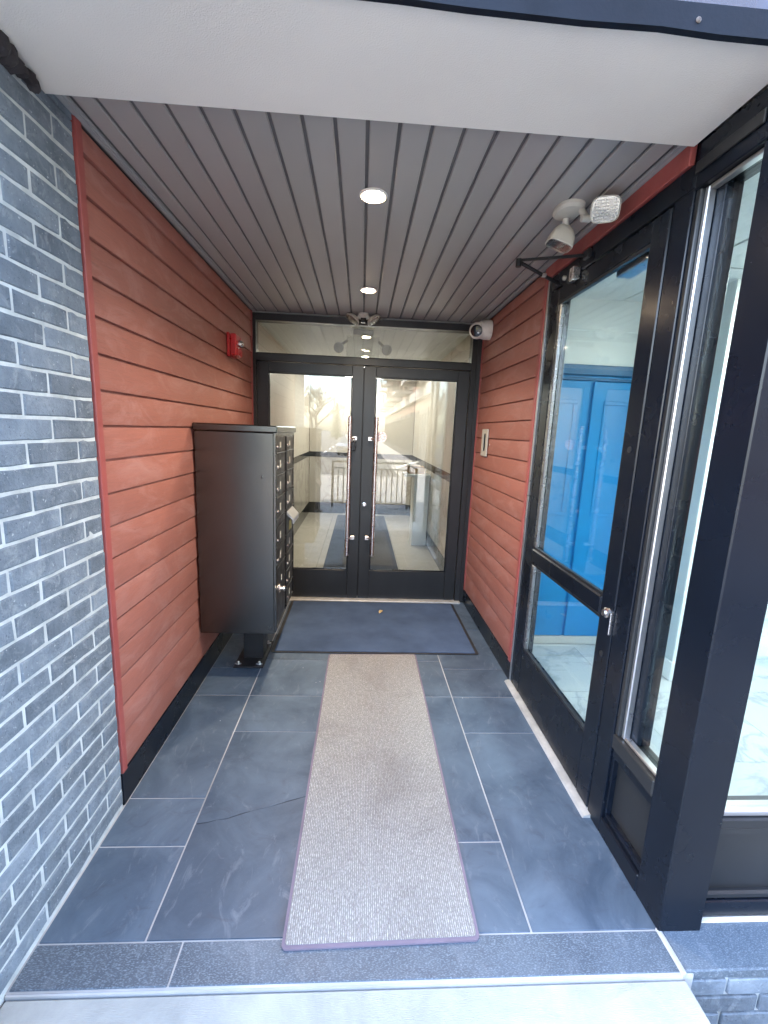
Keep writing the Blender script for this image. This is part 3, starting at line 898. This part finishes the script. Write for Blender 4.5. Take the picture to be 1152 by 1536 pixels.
# ------------------------------------------------------------------ lobby beyond the double doors
lfl = MB().box(-1.03, 1.03, 3.991, 8.35, -0.3, -0.004).build("lobby_floor", M['lobbyband'], kind='structure', label="polished beige tile floor of the lobby")
for i in range(4):
    for j in range(7):
        x0, y0 = -0.94 + i * 0.475, 3.995 + j * 0.6
        MB().box(x0 + .001, x0 + .474, y0 + .001, min(8.2, y0 + .599), -0.012, 0.0, bev=0.0004).build("tile", M['lobbyfloor'], lfl)
MB().box(-1.03, 1.03, 3.9905, 8.35, 2.45, 2.6).build("lobby_ceiling", M['whitepaint'], kind='structure', label="white ceiling of the lobby")


def lobby_wall(label, axis, face, a0, a1, sgn):
    w = thing("lobby_wall", label, "wall", (face, (a0 + a1) / 2, 0) if axis == 'x' else ((a0 + a1) / 2, face, 0))

    def slab(name, mat, c0, c1, z0, z1, d0, d1, bev=0.0):
        lo_, hi_ = sorted((face + sgn * d0, face + sgn * d1))
        if axis == 'x': box(name, mat, w, lo_, hi_, c0, c1, z0, z1, bev=bev)
        else: box(name, mat, w, c0, c1, lo_, hi_, z0, z1, bev=bev)
    slab("core", M['lobbyband'], a0, a1, 0.0, 2.449, -0.09, -0.012)
    slab("upper_wall", M['lobbyupper'], a0, a1, 1.135, 2.449, -0.0115, -0.004)
    slab("band", M['lobbyband'], a0, a1, 1.045, 1.134, -0.0115, 0.004)
    slab("base", M['lobbyband'], a0, a1, 0.0, 0.20, -0.0115, 0.003)
    n = max(1, round((a1 - a0) / 0.6))
    for i in range(n):
        c0 = a0 + (a1 - a0) * i / n; c1 = a0 + (a1 - a0) * (i + 1) / n
        slab("wall_tile", M['lobbywall'], c0 + .0015, c1 - .0015, 0.2015, 1.0435, -0.0115, 0.0, 0.001)
    return w


lobby_wall("left lobby wall, beige stone tiles under a dark band", 'x', -0.935, 3.995, 8.2, 1)
lobby_wall("right lobby wall, beige stone tiles under a dark band", 'x', 0.955, 3.995, 8.2, -1)
lobby_wall("far lobby wall facing the glass doors, dark band and beige tiles", 'y', 8.2, -0.934, 0.954, -1)
lm = thing("lobby_mat", "long charcoal mat on the polished lobby floor", "mat", (0.05, 6.0, 0))
MB().box(-0.385, 0.47, 4.15, 8.0, 0.001, 0.009, bev=0.003).build("pile", M['lobbymat'], lm)
for k, (y0, lab) in enumerate(((6.1, "lit ceiling panel over the near lobby floor"), (7.3, "lit ceiling panel over the far lobby floor"))):
    c2 = thing("ceiling_light", lab, "ceiling light", (0.0, y0 + 0.3, 2.44), "flat lit ceiling panels")
    MB().box(-0.32, 0.32, y0 - 0.02, y0 + 0.62, 2.437, 2.449).build("frame", M['whitepaint'], c2)
    MB().box(-0.30, 0.30, y0, y0 + 0.6, 2.4335, 2.4365).build("diffuser", M['panel_on'], c2)
pd = thing("pedestal", "white pedestal cabinet by the right lobby wall", "cabinet", (0.84, 6.1, 0))
MB().box(0.74, 0.945, 5.95, 6.25, 0.002, 0.96, bev=0.004).build("body", M['paper'], pd)
MB().box(0.60, 0.95, 5.9, 6.3, 0.9605, 0.995, bev=0.004).build("shelf_top", M['paper'], pd)
cb = thing("cardboard_box", "open cardboard box on the white lobby pedestal", "box", (0.77, 6.1, 0.996))
MB().box(0.66, 0.88, 5.98, 6.22, 0.996, 1.09, bev=0.002).build("carton", M['cardboard'], cb)
m = MB(); m.prism([(0.62, 1.075), (0.66, 1.092), (0.66, 1.095), (0.62, 1.078)], 'y', 5.98, 6.22); m.build("flap", M['cardboard'], cb)
m = MB(); m.prism([(0.50, 1.06), (0.66, 1.12), (0.80, 1.155), (0.80, 1.158), (0.66, 1.123), (0.50, 1.063)], 'y', 5.99, 6.16)
m.build("letter", M['paper'], label="white letters sticking out of the cardboard box", cat="letter")
em = thing("emergency_light", "clear panel emergency light with two lamps hanging behind the transom", "emergency light", (-0.01, 4.3, 2.2))
box("panel", M['lens'], em, -0.16, 0.14, 4.29, 4.302, 2.20, 2.40)
box("canopy", M['ivory'], em, -0.10, 0.08, 4.25, 4.34, 2.402, 2.449, bev=0.006)
for s in (-1, 1):
    hx = -0.01 + s * 0.21
    MB().lathe([(0.02, 0.0), (0.042, 0.02), (0.048, 0.05), (0.044, 0.055)], (hx, 4.31, 2.30), (s * 0.25, -1, -0.35), 18).build("lamp_head", M['ivory'], em)
    MB().tube((hx - s * 0.07, 4.30, 2.36), (hx, 4.31, 2.31), 0.012, seg=8).build("lamp_arm", M['ivory'], em)

# ------------------------------------------------------------------ cluster mailbox
mb = thing("mailbox_cabinet", "dark metal cluster mailbox cabinet on a pedestal by the left wall", "mailbox", (-0.69, 2.86, 0))
bx0, bx1, by0, by1 = -0.912, -0.482, 2.495, 3.185
box("cabinet", M['box_metal'], mb, bx0, bx1, by0, by1, 0.33, 1.515, bev=0.004)
MB().box(bx0 - 0.004, bx1 + 0.022, by0 - 0.014, by1 + 0.014, 1.5155, 1.555, bev=0.006).build("cap", M['box_metal'], mb)
# front framework around the doors
fx = bx1 + 0.010
m = MB()
m.box(bx1 + .0005, fx, by0 + .001, by0 + 0.018, 0.34, 1.515); m.box(bx1 + .0005, fx, by1 - 0.018, by1 - .001, 0.34, 1.515)
m.box(bx1 + .0005, fx, by0 + 0.0185, by1 - 0.0185, 1.497, 1.515); m.box(bx1 + .0005, fx, by0 + 0.0185, by1 - 0.0185, 0.34, 0.362)
m.build("front_frame", M['box_metal'], mb)
box("recess", M['box_dark'], mb, bx1 + .0003, bx1 + .0015, by0 + 0.0185, by1 - 0.0185, 0.3625, 1.4965)
cols = ((by0 + 0.021, by0 + 0.300), (by0 + 0.372, by1 - 0.060))
rows1 = [(1.405, 1.494), (1.278, 1.400), (1.150, 1.272), (1.020, 1.144), (0.852, 0.966), (0.728, 0.846), (0.366, 0.720)]
rows1[0] = (1.405, 1.494)
rows2 = [(1.405, 1.494), (1.278, 1.400), (1.150, 1.272), (1.020, 1.144), (0.728, 0.846), (0.604, 0.722), (0.480, 0.598), (0.366, 0.474)]


def mbox_door(y0, y1, z0, z1, parcel=False):
    d = MB().box(bx1 + .002, fx + 0.001, y0, y1, z0, z1, bev=0.002).build("mailbox_door" if not parcel else "parcel_door", M['box_door'], mb)
    m = MB(); m.box(fx - .001, fx + 0.006, y0, y1, z0 - 0.0042, z0 - 0.0005, bev=0.001); m.build("door_lip", M['charcoal'], d)
    if parcel:
        MB().lathe([(0.028, 0), (0.028, 0.004), (0.012, 0.006), (0.011, 0.02), (0.018, 0.024), (0.018, 0.034)], (fx + 0.001, y0 + 0.09, z1 - 0.14), (1, 0, 0), 16).build("knob", M['steel'], d)
        MB().box(fx + .001, fx + .003, y0 + 0.15, y0 + 0.175, z1 - 0.11, z1 - 0.08).build("number_label", M['label'], d)
    else:
        MB().lathe([(0.0095, 0), (0.0095, 0.004), (0.006, 0.007)], (fx + 0.001, y0 + 0.035, z0 + (z1 - z0) * 0.36), (1, 0, 0), 12).build("lock", M['steel'], d)
        yc = y0 + (y1 - y0) * 0.46
        MB().box(fx + .001, fx + .0022, yc - 0.016, yc + 0.016, z0 + (z1 - z0) * 0.30, z0 + (z1 - z0) * 0.66).build("number_label", M['label'], d)


for z0, z1 in rows1[:-1]: mbox_door(*cols[0], z0, z1)
mbox_door(*cols[0], *rows1[-1], parcel=True)
for z0, z1 in rows2: mbox_door(*cols[1], z0, z1)
MB().box(bx1 + .002, fx + .001, cols[0][0], cols[0][1], 0.972, 1.014, bev=0.002).build("blank_strip", M['box_door'], mb)
sp = MB().box(bx1 + .002, fx + .001, cols[1][0], cols[1][1], 0.852, 1.014, bev=0.002).build("outgoing_slot_plate", M['box_door'], mb)
MB().prism([(fx + .001, 1.005), (fx + .045, 0.955), (fx + .045, 0.925), (fx + .040, 0.925), (fx + .038, 0.950), (fx + .001, 0.985)], 'y', cols[1][0] + 0.01, cols[1][1] - 0.01).build("hood", M['silver'], sp)
MB().box(fx + .001, fx + .0025, cols[1][0] + 0.10, cols[1][1] - 0.06, 0.862, 0.925).build("sticker", M['yellow'], sp)
for y, z, r in ((by0, 1.27, 0.010), (by0, 1.445, 0.004)):
    xx = -0.545 if z < 1.3 else -0.75
    MB().lathe([(r, 0), (r * 0.9, 0.0012), (r * 0.4, 0.002)], (xx, by0, z), (0, -1, 0), 12).build("dent", M['box_metal'], mb)
pe = MB().box(-0.742, -0.612, 2.79, 2.92, 0.012, 0.3295, bev=0.003).build("pedestal", M['box_door'], mb)
MB().box(-0.782, -0.590, 2.675, 3.04, 0.001, 0.012, bev=0.003).build("base_plate", M['box_door'], mb)
for x, y in ((-0.758, 2.71), (-0.622, 2.71), (-0.758, 3.0), (-0.622, 3.0)):
    m = MB(); m.lathe([(0.014, 0.0125), (0.014, 0.016), (0.009, 0.0161), (0.009, 0.028), (0.006, 0.032)], (x, y, 0), (0, 0, 1), 6)
    m.box(x - 0.02, x + 0.02, y - 0.004, y + 0.004, 0.0125, 0.018)
    m.build("bolt", M['silver'], mb)

# ------------------------------------------------------------------ mats
rn = thing("runner_mat", "long ribbed grey carpet runner with purple grey edge binding", "rug", (0.125, 2.0, 0))


def rrect(x0, x1, y0, y1, r, n=5):
    p = []
    for cx, cy, a0 in ((x1 - r, y0 + r, -90), (x1 - r, y1 - r, 0), (x0 + r, y1 - r, 90), (x0 + r, y0 + r, 180)):
        for i in range(n + 1):
            a = RAD(a0 + 90 * i / n)
            p.append((cx + r * math.cos(a), cy + r * math.sin(a)))
    return p


def skew(p):                     # the runner lies a little askew
    return [(x - 0.012 + 0.008 * (y - 1.1), y + 0.022 * (x - 0.12)) for x, y in p]


MB().prism(skew(rrect(-0.181, 0.431, 1.086, 2.872, 0.016)), 'z', 0.0012, 0.0075).build("binding", M['binding'], rn)
MB().prism(skew(rrect(-0.171, 0.421, 1.097, 2.862, 0.010)), 'z', 0.0076, 0.0098).build("carpet", M['runner'], rn)
em_ = thing("entrance_mat", "dark blue grey mat with black rubber border before the double doors", "mat", (0.16, 3.38, 0))
MB().prism(rrect(-0.585, 0.892, 2.888, 3.835, 0.02), 'z', 0.0012, 0.005).build("rubber_border", M['rubber'], em_)
MB().prism(rrect(-0.560, 0.868, 2.905, 3.815, 0.01), 'z', 0.0051, 0.009).build("pile", M['mat'], em_)
m = MB()
lf = [(0, -0.030, 0.0), (0.014, -0.012, 0.008), (0.018, 0.006, 0.012), (0.008, 0.024, 0.006), (0, 0.036, 0.002), (-0.010, 0.020, 0.010), (-0.016, 0.004, 0.012), (-0.012, -0.014, 0.006)]
cv = m.bm.verts.new((0, 0, 0.003)); vs = [m.bm.verts.new(p) for p in lf]
cv2 = m.bm.verts.new((0, 0, 0.0018)); vs2 = [m.bm.verts.new((p[0], p[1], p[2] - 0.0012)) for p in lf]
for i in range(8):
    m.bm.faces.new((cv, vs[i], vs[(i + 1) % 8])); m.bm.faces.new((cv2, vs2[(i + 1) % 8], vs2[i])); m.bm.faces.new((vs[i], vs2[i], vs2[(i + 1) % 8], vs[(i + 1) % 8]))
m.xform(Matrix.Translation((0.215, 3.60, 0.011)) @ Matrix.Rotation(RAD(-25), 4, 'Z'))
m.build("leaf", M['leaf'], label="small dry curled leaf lying on the blue grey mat", cat="leaf")

# ------------------------------------------------------------------ fittings
for y, lab in ((1.963, "round lit downlight nearest the entrance mouth"), (3.17, "round lit downlight close to the double doors")):
    d = thing("downlight", lab, "light", (0.019, y, ZC), "recessed ceiling downlights")
    MB().lathe([(0.040, -0.0004), (0.056, -0.0004), (0.057, -0.004), (0.051, -0.009), (0.042, -0.006), (0.040, -0.0006)], (0.019, y, ZC), (0, 0, 1), 32).build("trim_ring", M['white_plastic'], d)
    MB().lathe([(0.040, -0.0065), (0.039, -0.0095), (0.024, -0.012), (0.0, -0.013)], (0.019, y, ZC), (0, 0, 1), 32).build("diffuser", M['lamp_on'], d)
    sl_ = bpy.data.lights.new("downlight_beam", 'SPOT')
    sl_.energy = SPOT_W; sl_.color = (1.0, 0.79, 0.57); sl_.spot_size = RAD(140); sl_.spot_blend = 0.9; sl_.shadow_soft_size = 0.035
    so_ = bpy.data.objects.new("downlight_beam", sl_); COL.objects.link(so_)
    so_.parent = d; so_.location = (0, 0, -0.022)


def lamp_head(parent, c, d, w, h, up=(0, 0, 1)):
    """rounded rectangular flood head: dome housing, bezel, ribbed reflector, clear lens"""
    c = Vector(c); d = Vector(d).normalized()
    hd = MB().lathe([(0.30, -0.070), (0.55, -0.062), (0.80, -0.045), (0.95, -0.020), (1.0, 0.0), (1.0, 0.010), (0.93, 0.012), (0.90, 0.003)], c, d, 36, (w, h, 3.6), up).build("lamp_head", M['ivory'], parent)
    MB().lathe([(0.90, 0.0031), (0.6, -0.004), (0.0, -0.008)], c, d, 36, (w, h, 3.6), up).build("reflector", M['reflector'], hd)
    rb = MB()
    a = Vector(up).cross(d).normalized(); b = d.cross(a).normalized()
    for k in range(-3, 4):
        o = c + d * 0.0075 + b * (h * 0.23 * k)
        ww_ = w * (0.80 if abs(k) < 3 else 0.66)
        rb.tube(o - a * ww_, o + a * ww_, 0.0028, seg=6)
    for k in range(-2, 3):
        o = c + d * 0.0075 + a * (w * 0.33 * k)
        rb.tube(o - b * h * 0.74, o + b * h * 0.74, 0.0022, seg=6)
    rb.build("lens_ribs", M['grey_and_glint'], hd)
    MB().lathe([(0.925, 0.0112), (0.90, 0.0135), (0.0, 0.0145)], c, d, 36, (w, h, 3.6), up).build("lens", M['lens'], hd)
    return hd


fl = thing("twin_floodlight", "twin head ivory emergency floodlight on the ceiling above the side door", "emergency light", (0.80, 2.0, ZC), "emergency lamps on the passage ceiling")
MB().lathe([(1.0, -0.0005), (1.0, -0.012), (0.85, -0.022), (0.3, -0.026)], (0.815, 1.955, ZC), (0, 0, 1), 30, (0.055, 0.075, 2.4), (0, 1, 0)).build("mount_plate", M['ivory'], fl)
for p0, p1 in (((0.852, 1.915, 2.452), (0.862, 1.892, 2.412)), ((0.822, 1.990, 2.452), (0.826, 1.998, 2.418))):
    m = MB(); m.tube(p0, p1, 0.013, seg=12); m.tube(Vector(p1) + Vector((-0.016, 0, 0)), Vector(p1) + Vector((0.016, 0, 0)), 0.014, seg=12)
    m.build("knuckle", M['ivory'], fl)
lamp_head(fl, (0.893, 1.805, 2.408), (-0.30, -0.86, -0.40), 0.052, 0.044)
lamp_head(fl, (0.812, 2.005, 2.362), (-0.30, 0.02, -0.95), 0.054, 0.046, (0, 1, 0))

tl = thing("twin_lamp", "pair of small ivory lamp heads on the ceiling above the transom", "emergency light", (-0.01, 3.83, ZC), "emergency lamps on the passage ceiling")
MB().lathe([(0.045, -0.0005), (0.045, -0.02), (0.03, -0.034), (0.012, -0.036)], (-0.012, 3.80, ZC), (0, 0, 1), 20).build("mount_plate", M['ivory'], tl)
MB().box(-0.034, 0.010, 3.78, 3.82, 2.405, 2.445, bev=0.004).build("mount_block", M['lens_black'], tl)
for s in (-1, 1):
    c = Vector((-0.012 + s * 0.088, 3.805, 2.428)); d = Vector((s * 0.55, -0.25, -0.85))
    hd = MB().lathe([(0.2, -0.038), (0.6, -0.030), (0.88, -0.014), (1.0, 0.0), (1.0, 0.004), (0.94, 0.005)], c, d, 28, (0.062, 0.052, 2.4), (0, 1, 0)).build("lamp_head", M['ivory'], tl)
    MB().lathe([(0.93, 0.0052), (0.7, 0.009), (0.0, 0.011)], c, d, 28, (0.062, 0.052, 2.4), (0, 1, 0)).build("lens", M['reflector'], hd)
    MB().tube((-0.012 + s * 0.02, 3.80, 2.44), (-0.012 + s * 0.05, 3.80, 2.452), 0.012, seg=10).build("knuckle", M['ivory'], tl)

dc = thing("security_camera", "white turret security camera on the right wall by the door frame", "camera", (0.999, 3.66, 2.37))
MB().lathe([(0.074, 0.0005), (0.076, 0.01), (0.072, 0.05), (0.066, 0.085), (0.058, 0.092)], (0.9985, 3.665, 2.372), (-1, 0, 0), 32).build("base", M['white_plastic'], dc)
hc = Vector((0.890, 3.655, 2.362))
prof = [(0.064 * math.sin(t), -0.064 * math.cos(t)) for t in [0.02 + i * 0.2 for i in range(12)]] + [(0.050, 0.044), (0.046, 0.047)]
prof = [p for p in prof if p[1] < 0.045]
prof.append((0.046, 0.046))
fd = Vector((-0.34, -0.90, -0.22))
MB().lathe(prof, hc, fd, 32).build("eyeball", M['white_plastic'], dc)
MB().lathe([(0.0455, 0.0461), (0.044, 0.049), (0.03, 0.053), (0.0, 0.054)], hc, fd, 28).build("lens_window", M['lens_black'], dc)
MB().lathe([(0.008, 0.0535), (0.006, 0.056)], hc + Vector((0.016, 0.0, -0.014)), fd, 12).build("infrared_lamp", M['silver'], dc)

fa2 = thing("fire_alarm", "red fire alarm strobe on the left siding wall", "alarm", (XL, 3.24, 2.05))
MB().box(XL + 0.0005, XL + 0.020, 3.165, 3.315, 2.005, 2.160, bev=0.004).build("back_plate", M['alarm'], fa2)
MB().box(XL + 0.0205, XL + 0.062, 3.170, 3.310, 2.012, 2.155, bev=0.008).build("housing", M['alarm'], fa2)
MB().box(XL + 0.0625, XL + 0.070, 3.185, 3.295, 2.018, 2.062, bev=0.002).build("sounder_grille", M['alarm'], fa2)
MB().lathe([(0.024, 0.0005), (0.024, 0.012), (0.020, 0.022), (0.010, 0.029)], (XL + 0.062, 3.245, 2.098), (1, 0, 0), 20).build("strobe_lens", M['reflector'], fa2)

ic = thing("intercom", "silver framed intercom plate on the right red siding wall", "intercom", (XR, 3.55, 1.38))
m = MB()
x0, x1 = XR - 0.012, XR - 0.001
m.box(x0, x1, 3.475, 3.525, 1.385, 1.60, bev=0.003); m.box(x0, x1, 3.585, 3.635, 1.385, 1.60, bev=0.003)
m.box(x0, x1, 3.5252, 3.5848, 1.385, 1.425, bev=0.002); m.box(x0, x1, 3.5252, 3.5848, 1.565, 1.60, bev=0.002)
m.build("frame", M['ivory'], ic)
MB().box(XR - 0.006, XR - 0.001, 3.5254, 3.5846, 1.4255, 1.5645).build("face_plate", M['box_dark'], ic)
MB().box(XR - 0.0085, XR - 0.0062, 3.535, 3.576, 1.435, 1.555, bev=0.001).build("dark_window", M['lens_black'], ic)
MB().lathe([(0.006, 0), (0.006, 0.004)], (XR - 0.004, 3.42, 1.48), (-1, 0, 0), 10).build("button", M['ivory'], ic)

# dark grimy wad where soffit meets brick, upper left
random.seed(21)
m = MB()
for i in range(9):
    y = 1.22 + i * 0.026
    r = 0.028 if i < 6 else 0.017
    bmesh.ops.create_icosphere(m.bm, subdivisions=2, radius=r, matrix=Matrix.Translation((XL + 0.010 + random.uniform(-0.006, 0.008), y, ZS - 0.018 + random.uniform(-0.004, 0.006))))
for v in m.bm.verts:
    v.co += Vector((random.uniform(-.003, .003), random.uniform(-.004, .004), random.uniform(-.003, .003)))
    v.co.z = min(v.co.z, ZS - 0.001)
m.build("sealant_wad", M['wad'], label="dark grimy lump of sealant where white soffit meets brick wall", cat="sealant")

# ------------------------------------------------------------------ outside, seen in the glass
rl = thing("railing", "dark metal guard railing on the landing opposite the entrance", "railing", (0.2, -1.1, -0.012))


def rail_run(p0, p1, n):
    p0, p1 = Vector(p0), Vector(p1)
    for z, r in ((0.93, 0.022), (0.80, 0.014), (0.10, 0.014)):
        MB().tube(p0 + Vector((0, 0, z)), p1 + Vector((0, 0, z)), r, seg=8).build("rail", M['darkmetal'], rl)
    for i in range(n + 1):
        q = p0.lerp(p1, i / n)
        post = i in (0, n)
        MB().tube(q + Vector((0, 0, 0.0 if post else 0.10)), q + Vector((0, 0, 0.93 if post else 0.80)), 0.024 if post else 0.012, seg=8).build("post" if post else "baluster", M['darkmetal'], rl)


rail_run((-0.55, -1.1, -0.011), (0.98, -1.1, -0.011), 14)
rail_run((0.98, -1.06, -0.011), (0.98, 0.2, -0.011), 11)

# wing of the building along the right of the street
wg = thing("apartment_wing", "tan brick apartment wing with balconies along the street", "building", (8, -36, -0.5))
WX, WY0, WY1 = 3.62, -62.0, -8.0
box("wall", M['tanbrick'], wg, WX, 14, WY0, WY1, -0.5, 16.0)
box("cornice", M['palepanel'], wg, WX - 0.25, WX - 0.001, WY0, WY1, 3.55, 4.15)
box("roof_edge", M['palepanel'], wg, WX - 0.3, WX - 0.001, WY0, WY1, 15.6, 16.1)
frm = MB()
for a in ((-0.9, 0.9, 0, 0.08), (-0.9, 0.9, 1.92, 2.0)): frm.box(-0.07, 0.0, a[0], a[1], a[2], a[3])
for a in (-0.9, -0.04, 0.82): frm.box(-0.065, 0.0, a, a + 0.08, 0.081, 1.919)
fme = frm.mesh("window", M['darkmetal']); pme = MB().box(-0.03, -0.001, -0.81, 0.81, 0.082, 1.918).mesh("pane", M['farglass'])
slab = MB().box(-1.3, -0.002, -1.5, 1.5, 0, 0.2).mesh("balcony", M['palepanel'])
rm = MB()
for y in [-1.46 + 0.146 * i for i in range(21)]: rm.box(-1.28, -1.255, y - .012, y + .012, 0.2, 1.22)
for x in [-1.27 + 0.18 * i for i in range(7)]:
    rm.box(x - .012, x + .012, -1.48, -1.455, 0.2, 1.22); rm.box(x - .012, x + .012, 1.455, 1.48, 0.2, 1.22)
rm.box(-1.30, -1.24, -1.5, 1.5, 1.22, 1.27); rm.box(-1.24, 0, -1.5, -1.44, 1.22, 1.27); rm.box(-1.24, 0, 1.44, 1.5, 1.22, 1.27)
rme = rm.mesh("balcony_railing", M['darkmetal'])
pan = MB().box(-0.04, -0.0015, -1.2, 1.2, 0, 3.0).mesh("facade_panel", M['palepanel'])
for fl_ in range(4):
    zf = 4.3 + fl_ * 2.85
    for i in range(13):
        y = -10.0 - i * 4.0
        if i % 2 == 0:
            o = place(bpy.data.objects.new("facade_panel", pan), (WX, y, zf - 0.12), wg)
            f = place(bpy.data.objects.new("window", fme), (WX - 0.042, y, zf + 0.25), wg)
            place(bpy.data.objects.new("pane", pme), (WX - 0.042, y, zf + 0.25), f)
            b = place(bpy.data.objects.new("balcony", slab), (WX - 0.042, y, zf - 0.05), wg)
            place(bpy.data.objects.new("balcony_railing", rme), (WX - 0.042, y, zf - 0.05), b)
        else:
            f = place(bpy.data.objects.new("window", fme), (WX, y, zf + 0.35), wg)
            place(bpy.data.objects.new("pane", pme), (WX, y, zf + 0.35), f)
shop = MB(); shop.box(-0.08, 0, -1.75, 1.75, 0.0, 0.5)
shop.box(-0.08, 0, -1.75, 1.75, 3.0, 3.3)
for a in (-1.75, -0.6, 0.55, 1.67): shop.box(-0.075, 0, a, a + 0.08, 0.501, 2.999)
sme = shop.mesh("shop_window", M['darkmetal']); spe = MB().box(-0.03, -0.001, -1.66, 1.66, 0.502, 2.998).mesh("pane", M['farglass'])
for i in range(13):
    y = -10.2 - i * 4.0
    f = place(bpy.data.objects.new("shop_window", sme), (WX, y, -0.38), wg)
    place(bpy.data.objects.new("pane", spe), (WX, y, -0.38), f)

pl = thing("planter", "square concrete planter beside the pavement", "planter", (-3.0, -5.0, -0.36))
MB().box(-3.6, -2.4, -5.6, -4.4, -0.5, 0.45, bev=0.03).build("tub", M['planter'], pl)
MB().box(-3.52, -2.48, -5.52, -4.48, 0.4505, 0.47).build("soil", M['grass'], pl)
for i in range(12):
    y = -9 - i * 6
    MB().box(-3.3, -3.15, y - 1.5, y + 1.5, -0.4999, -0.494).build("road_line", M['paint_line'], label="white painted dash on the street", kind='structure')


def bare_tree_mesh(seed):
    rnd = random.Random(seed)
    tk, br = MB(), MB()
    tk.tube((0, 0, 0), (0.05, 0.03, 1.6), 0.2, 0.14, 10); tk.tube((0.05, 0.03, 1.6), (0.0, 0.1, 3.0), 0.14, 0.09, 10)

    def grow(p, d, L, r, n):
        q = p + d * L
        br.tube(p, q, r, r * 0.62, 5, False)
        if n == 0: return
        for _ in range(3 if n > 1 else 4):
            e = (d + Vector((rnd.uniform(-.8, .8), rnd.uniform(-.8, .8), rnd.uniform(-.15, .55)))).normalized()
            grow(p.lerp(q, rnd.uniform(.55, 1.0)), e, L * rnd.uniform(.6, .82), r * 0.66, n - 1)
    for k in range(5):
        a = k * 1.256 + rnd.uniform(-.3, .3)
        grow(Vector((0.03, 0.06, 2.0 + k * 0.24)), Vector((math.cos(a) * .8, math.sin(a) * .8, .8)).normalized(), 1.6, 0.07, 4)
    return tk.mesh("trunk", M['bark']), br.mesh("crown", M['bark'])


tmeshes = [bare_tree_mesh(s) for s in (1, 2)]
tl_ = [("bare branching tree beyond the street, standing nearest", -5.0, -42, 1.15), ("tall bare tree further down the street", -7.4, -60, 1.25),
       ("bare tree at the far left of the lawn", -13.0, -46, 1.1), ("distant bare tree at the street end", -3.5, -95, 1.2)]
for i, (lab, x, y, s) in enumerate(tl_):
    t = thing("bare_tree", lab, "tree", (x, y, -0.5), "bare trees along the street")
    t.scale = (s, s, s); t.rotation_euler.z = i * 1.3
    tk, br = tmeshes[i % 2]
    for nm, me in (("trunk", tk), ("crown", br)):
        o = bpy.data.objects.new(nm, me); COL.objects.link(o); o.parent = t; ORG[o.name] = Vector()
ct = thing("conifer_tree", "dark conical evergreen far down the street", "tree", (-5.0, -84, -0.5))
rnd = random.Random(5)
MB().tube((-5.0, -84, -0.5), (-5.0, -84, 6.0), 0.22, 0.05, 8).build("trunk", M['bark'], ct)
m = MB()
for i in range(1500):
    h = rnd.random() ** 1.4
    R = 1.9 * (1 - h) * rnd.uniform(0.3, 1.0) + 0.05
    a = rnd.uniform(0, 6.283)
    c = Vector((-5.0 + R * math.cos(a), -84 + R * math.sin(a), 0.3 + h * 6.6 - R * 0.25))
    u = Vector((math.cos(a), math.sin(a), -0.45)).normalized() * 0.32
    w_ = Vector((-math.sin(a), math.cos(a), rnd.uniform(-.3, .3))) * 0.10
    m.bm.faces.new([m.bm.verts.new(c - u), m.bm.verts.new(c + w_), m.bm.verts.new(c + u), m.bm.verts.new(c - w_)])
m.build("crown", M['needles'], ct)

# parked cars
def car(paint, label, x, y):
    t = thing("parked_car", label, "car", (x, y, -0.495), "cars parked along the street")
    z = -0.495
    prof = [(-2.15, 0.30), (-2.2, 0.62), (-2.1, 0.86), (-1.55, 0.95), (-0.9, 1.0), (1.05, 0.98), (1.9, 0.88), (2.18, 0.72), (2.22, 0.42), (2.1, 0.28)]
    b = MB(); b.prism([(y + a, z + h) for a, h in prof], 'x', x - 0.88, x + 0.88)
    bmesh.ops.bevel(b.bm, geom=list(b.bm.edges), offset=0.05, segments=2, affect='EDGES')
    b.build("body", paint, t)
    cab = MB()
    lo_ = [(-0.80, -1.75), (0.80, -1.75), (0.80, 1.15), (-0.80, 1.15)]; hi_ = [(-0.62, -1.15), (0.62, -1.15), (0.62, 0.40), (-0.62, 0.40)]
    A = [cab.bm.verts.new((x + a, y + c, z + 0.94)) for a, c in lo_]; Bv = [cab.bm.verts.new((x + a, y + c, z + 1.44)) for a, c in hi_]
    cab.bm.faces.new(A[::-1]); cab.bm.faces.new(Bv)
    for i in range(4): cab.bm.faces.new((A[i], A[(i + 1) % 4], Bv[(i + 1) % 4], Bv[i]))
    cab.build("cabin_windows", M['farglass'], t)
    MB().box(x - 0.61, x + 0.61, y - 1.14, y + 0.39, z + 1.4405, z + 1.475, bev=0.015).build("roof", paint, t)
    for sx in (-1, 1):
        for dy in (-1.35, 1.38):
            w2 = MB().lathe([(0.20, -0.10), (0.31, -0.10), (0.33, -0.06), (0.33, 0.06), (0.31, 0.10), (0.20, 0.10)], (x + sx * 0.80, y + dy, z + 0.331), (1, 0, 0), 20).build("wheel", M['tyre'], t)
            MB().lathe([(0.19, -0.103), (0.19, 0.103)], (x + sx * 0.80, y + dy, z + 0.331), (1, 0, 0), 16).build("rim", M['silver'], w2)
        MB().box(x + sx * 0.62 - 0.16, x + sx * 0.62 + 0.16, y + 2.13, y + 2.24, z + 0.62, z + 0.74, bev=0.02).build("headlight", M['reflector'], t)
    MB().box(x - 0.5, x + 0.5, y + 2.16, y + 2.235, z + 0.40, z + 0.55, bev=0.01).build("grille", M['tyre'], t)


car(M['carblue'], "silver blue parked car nearest down the street", -1.0, -30)
car(M['carwhite'], "white parked car behind the silver blue one", -1.0, -37)
car(M['cardark'], "dark parked car furthest down the street", -1.1, -44.5)
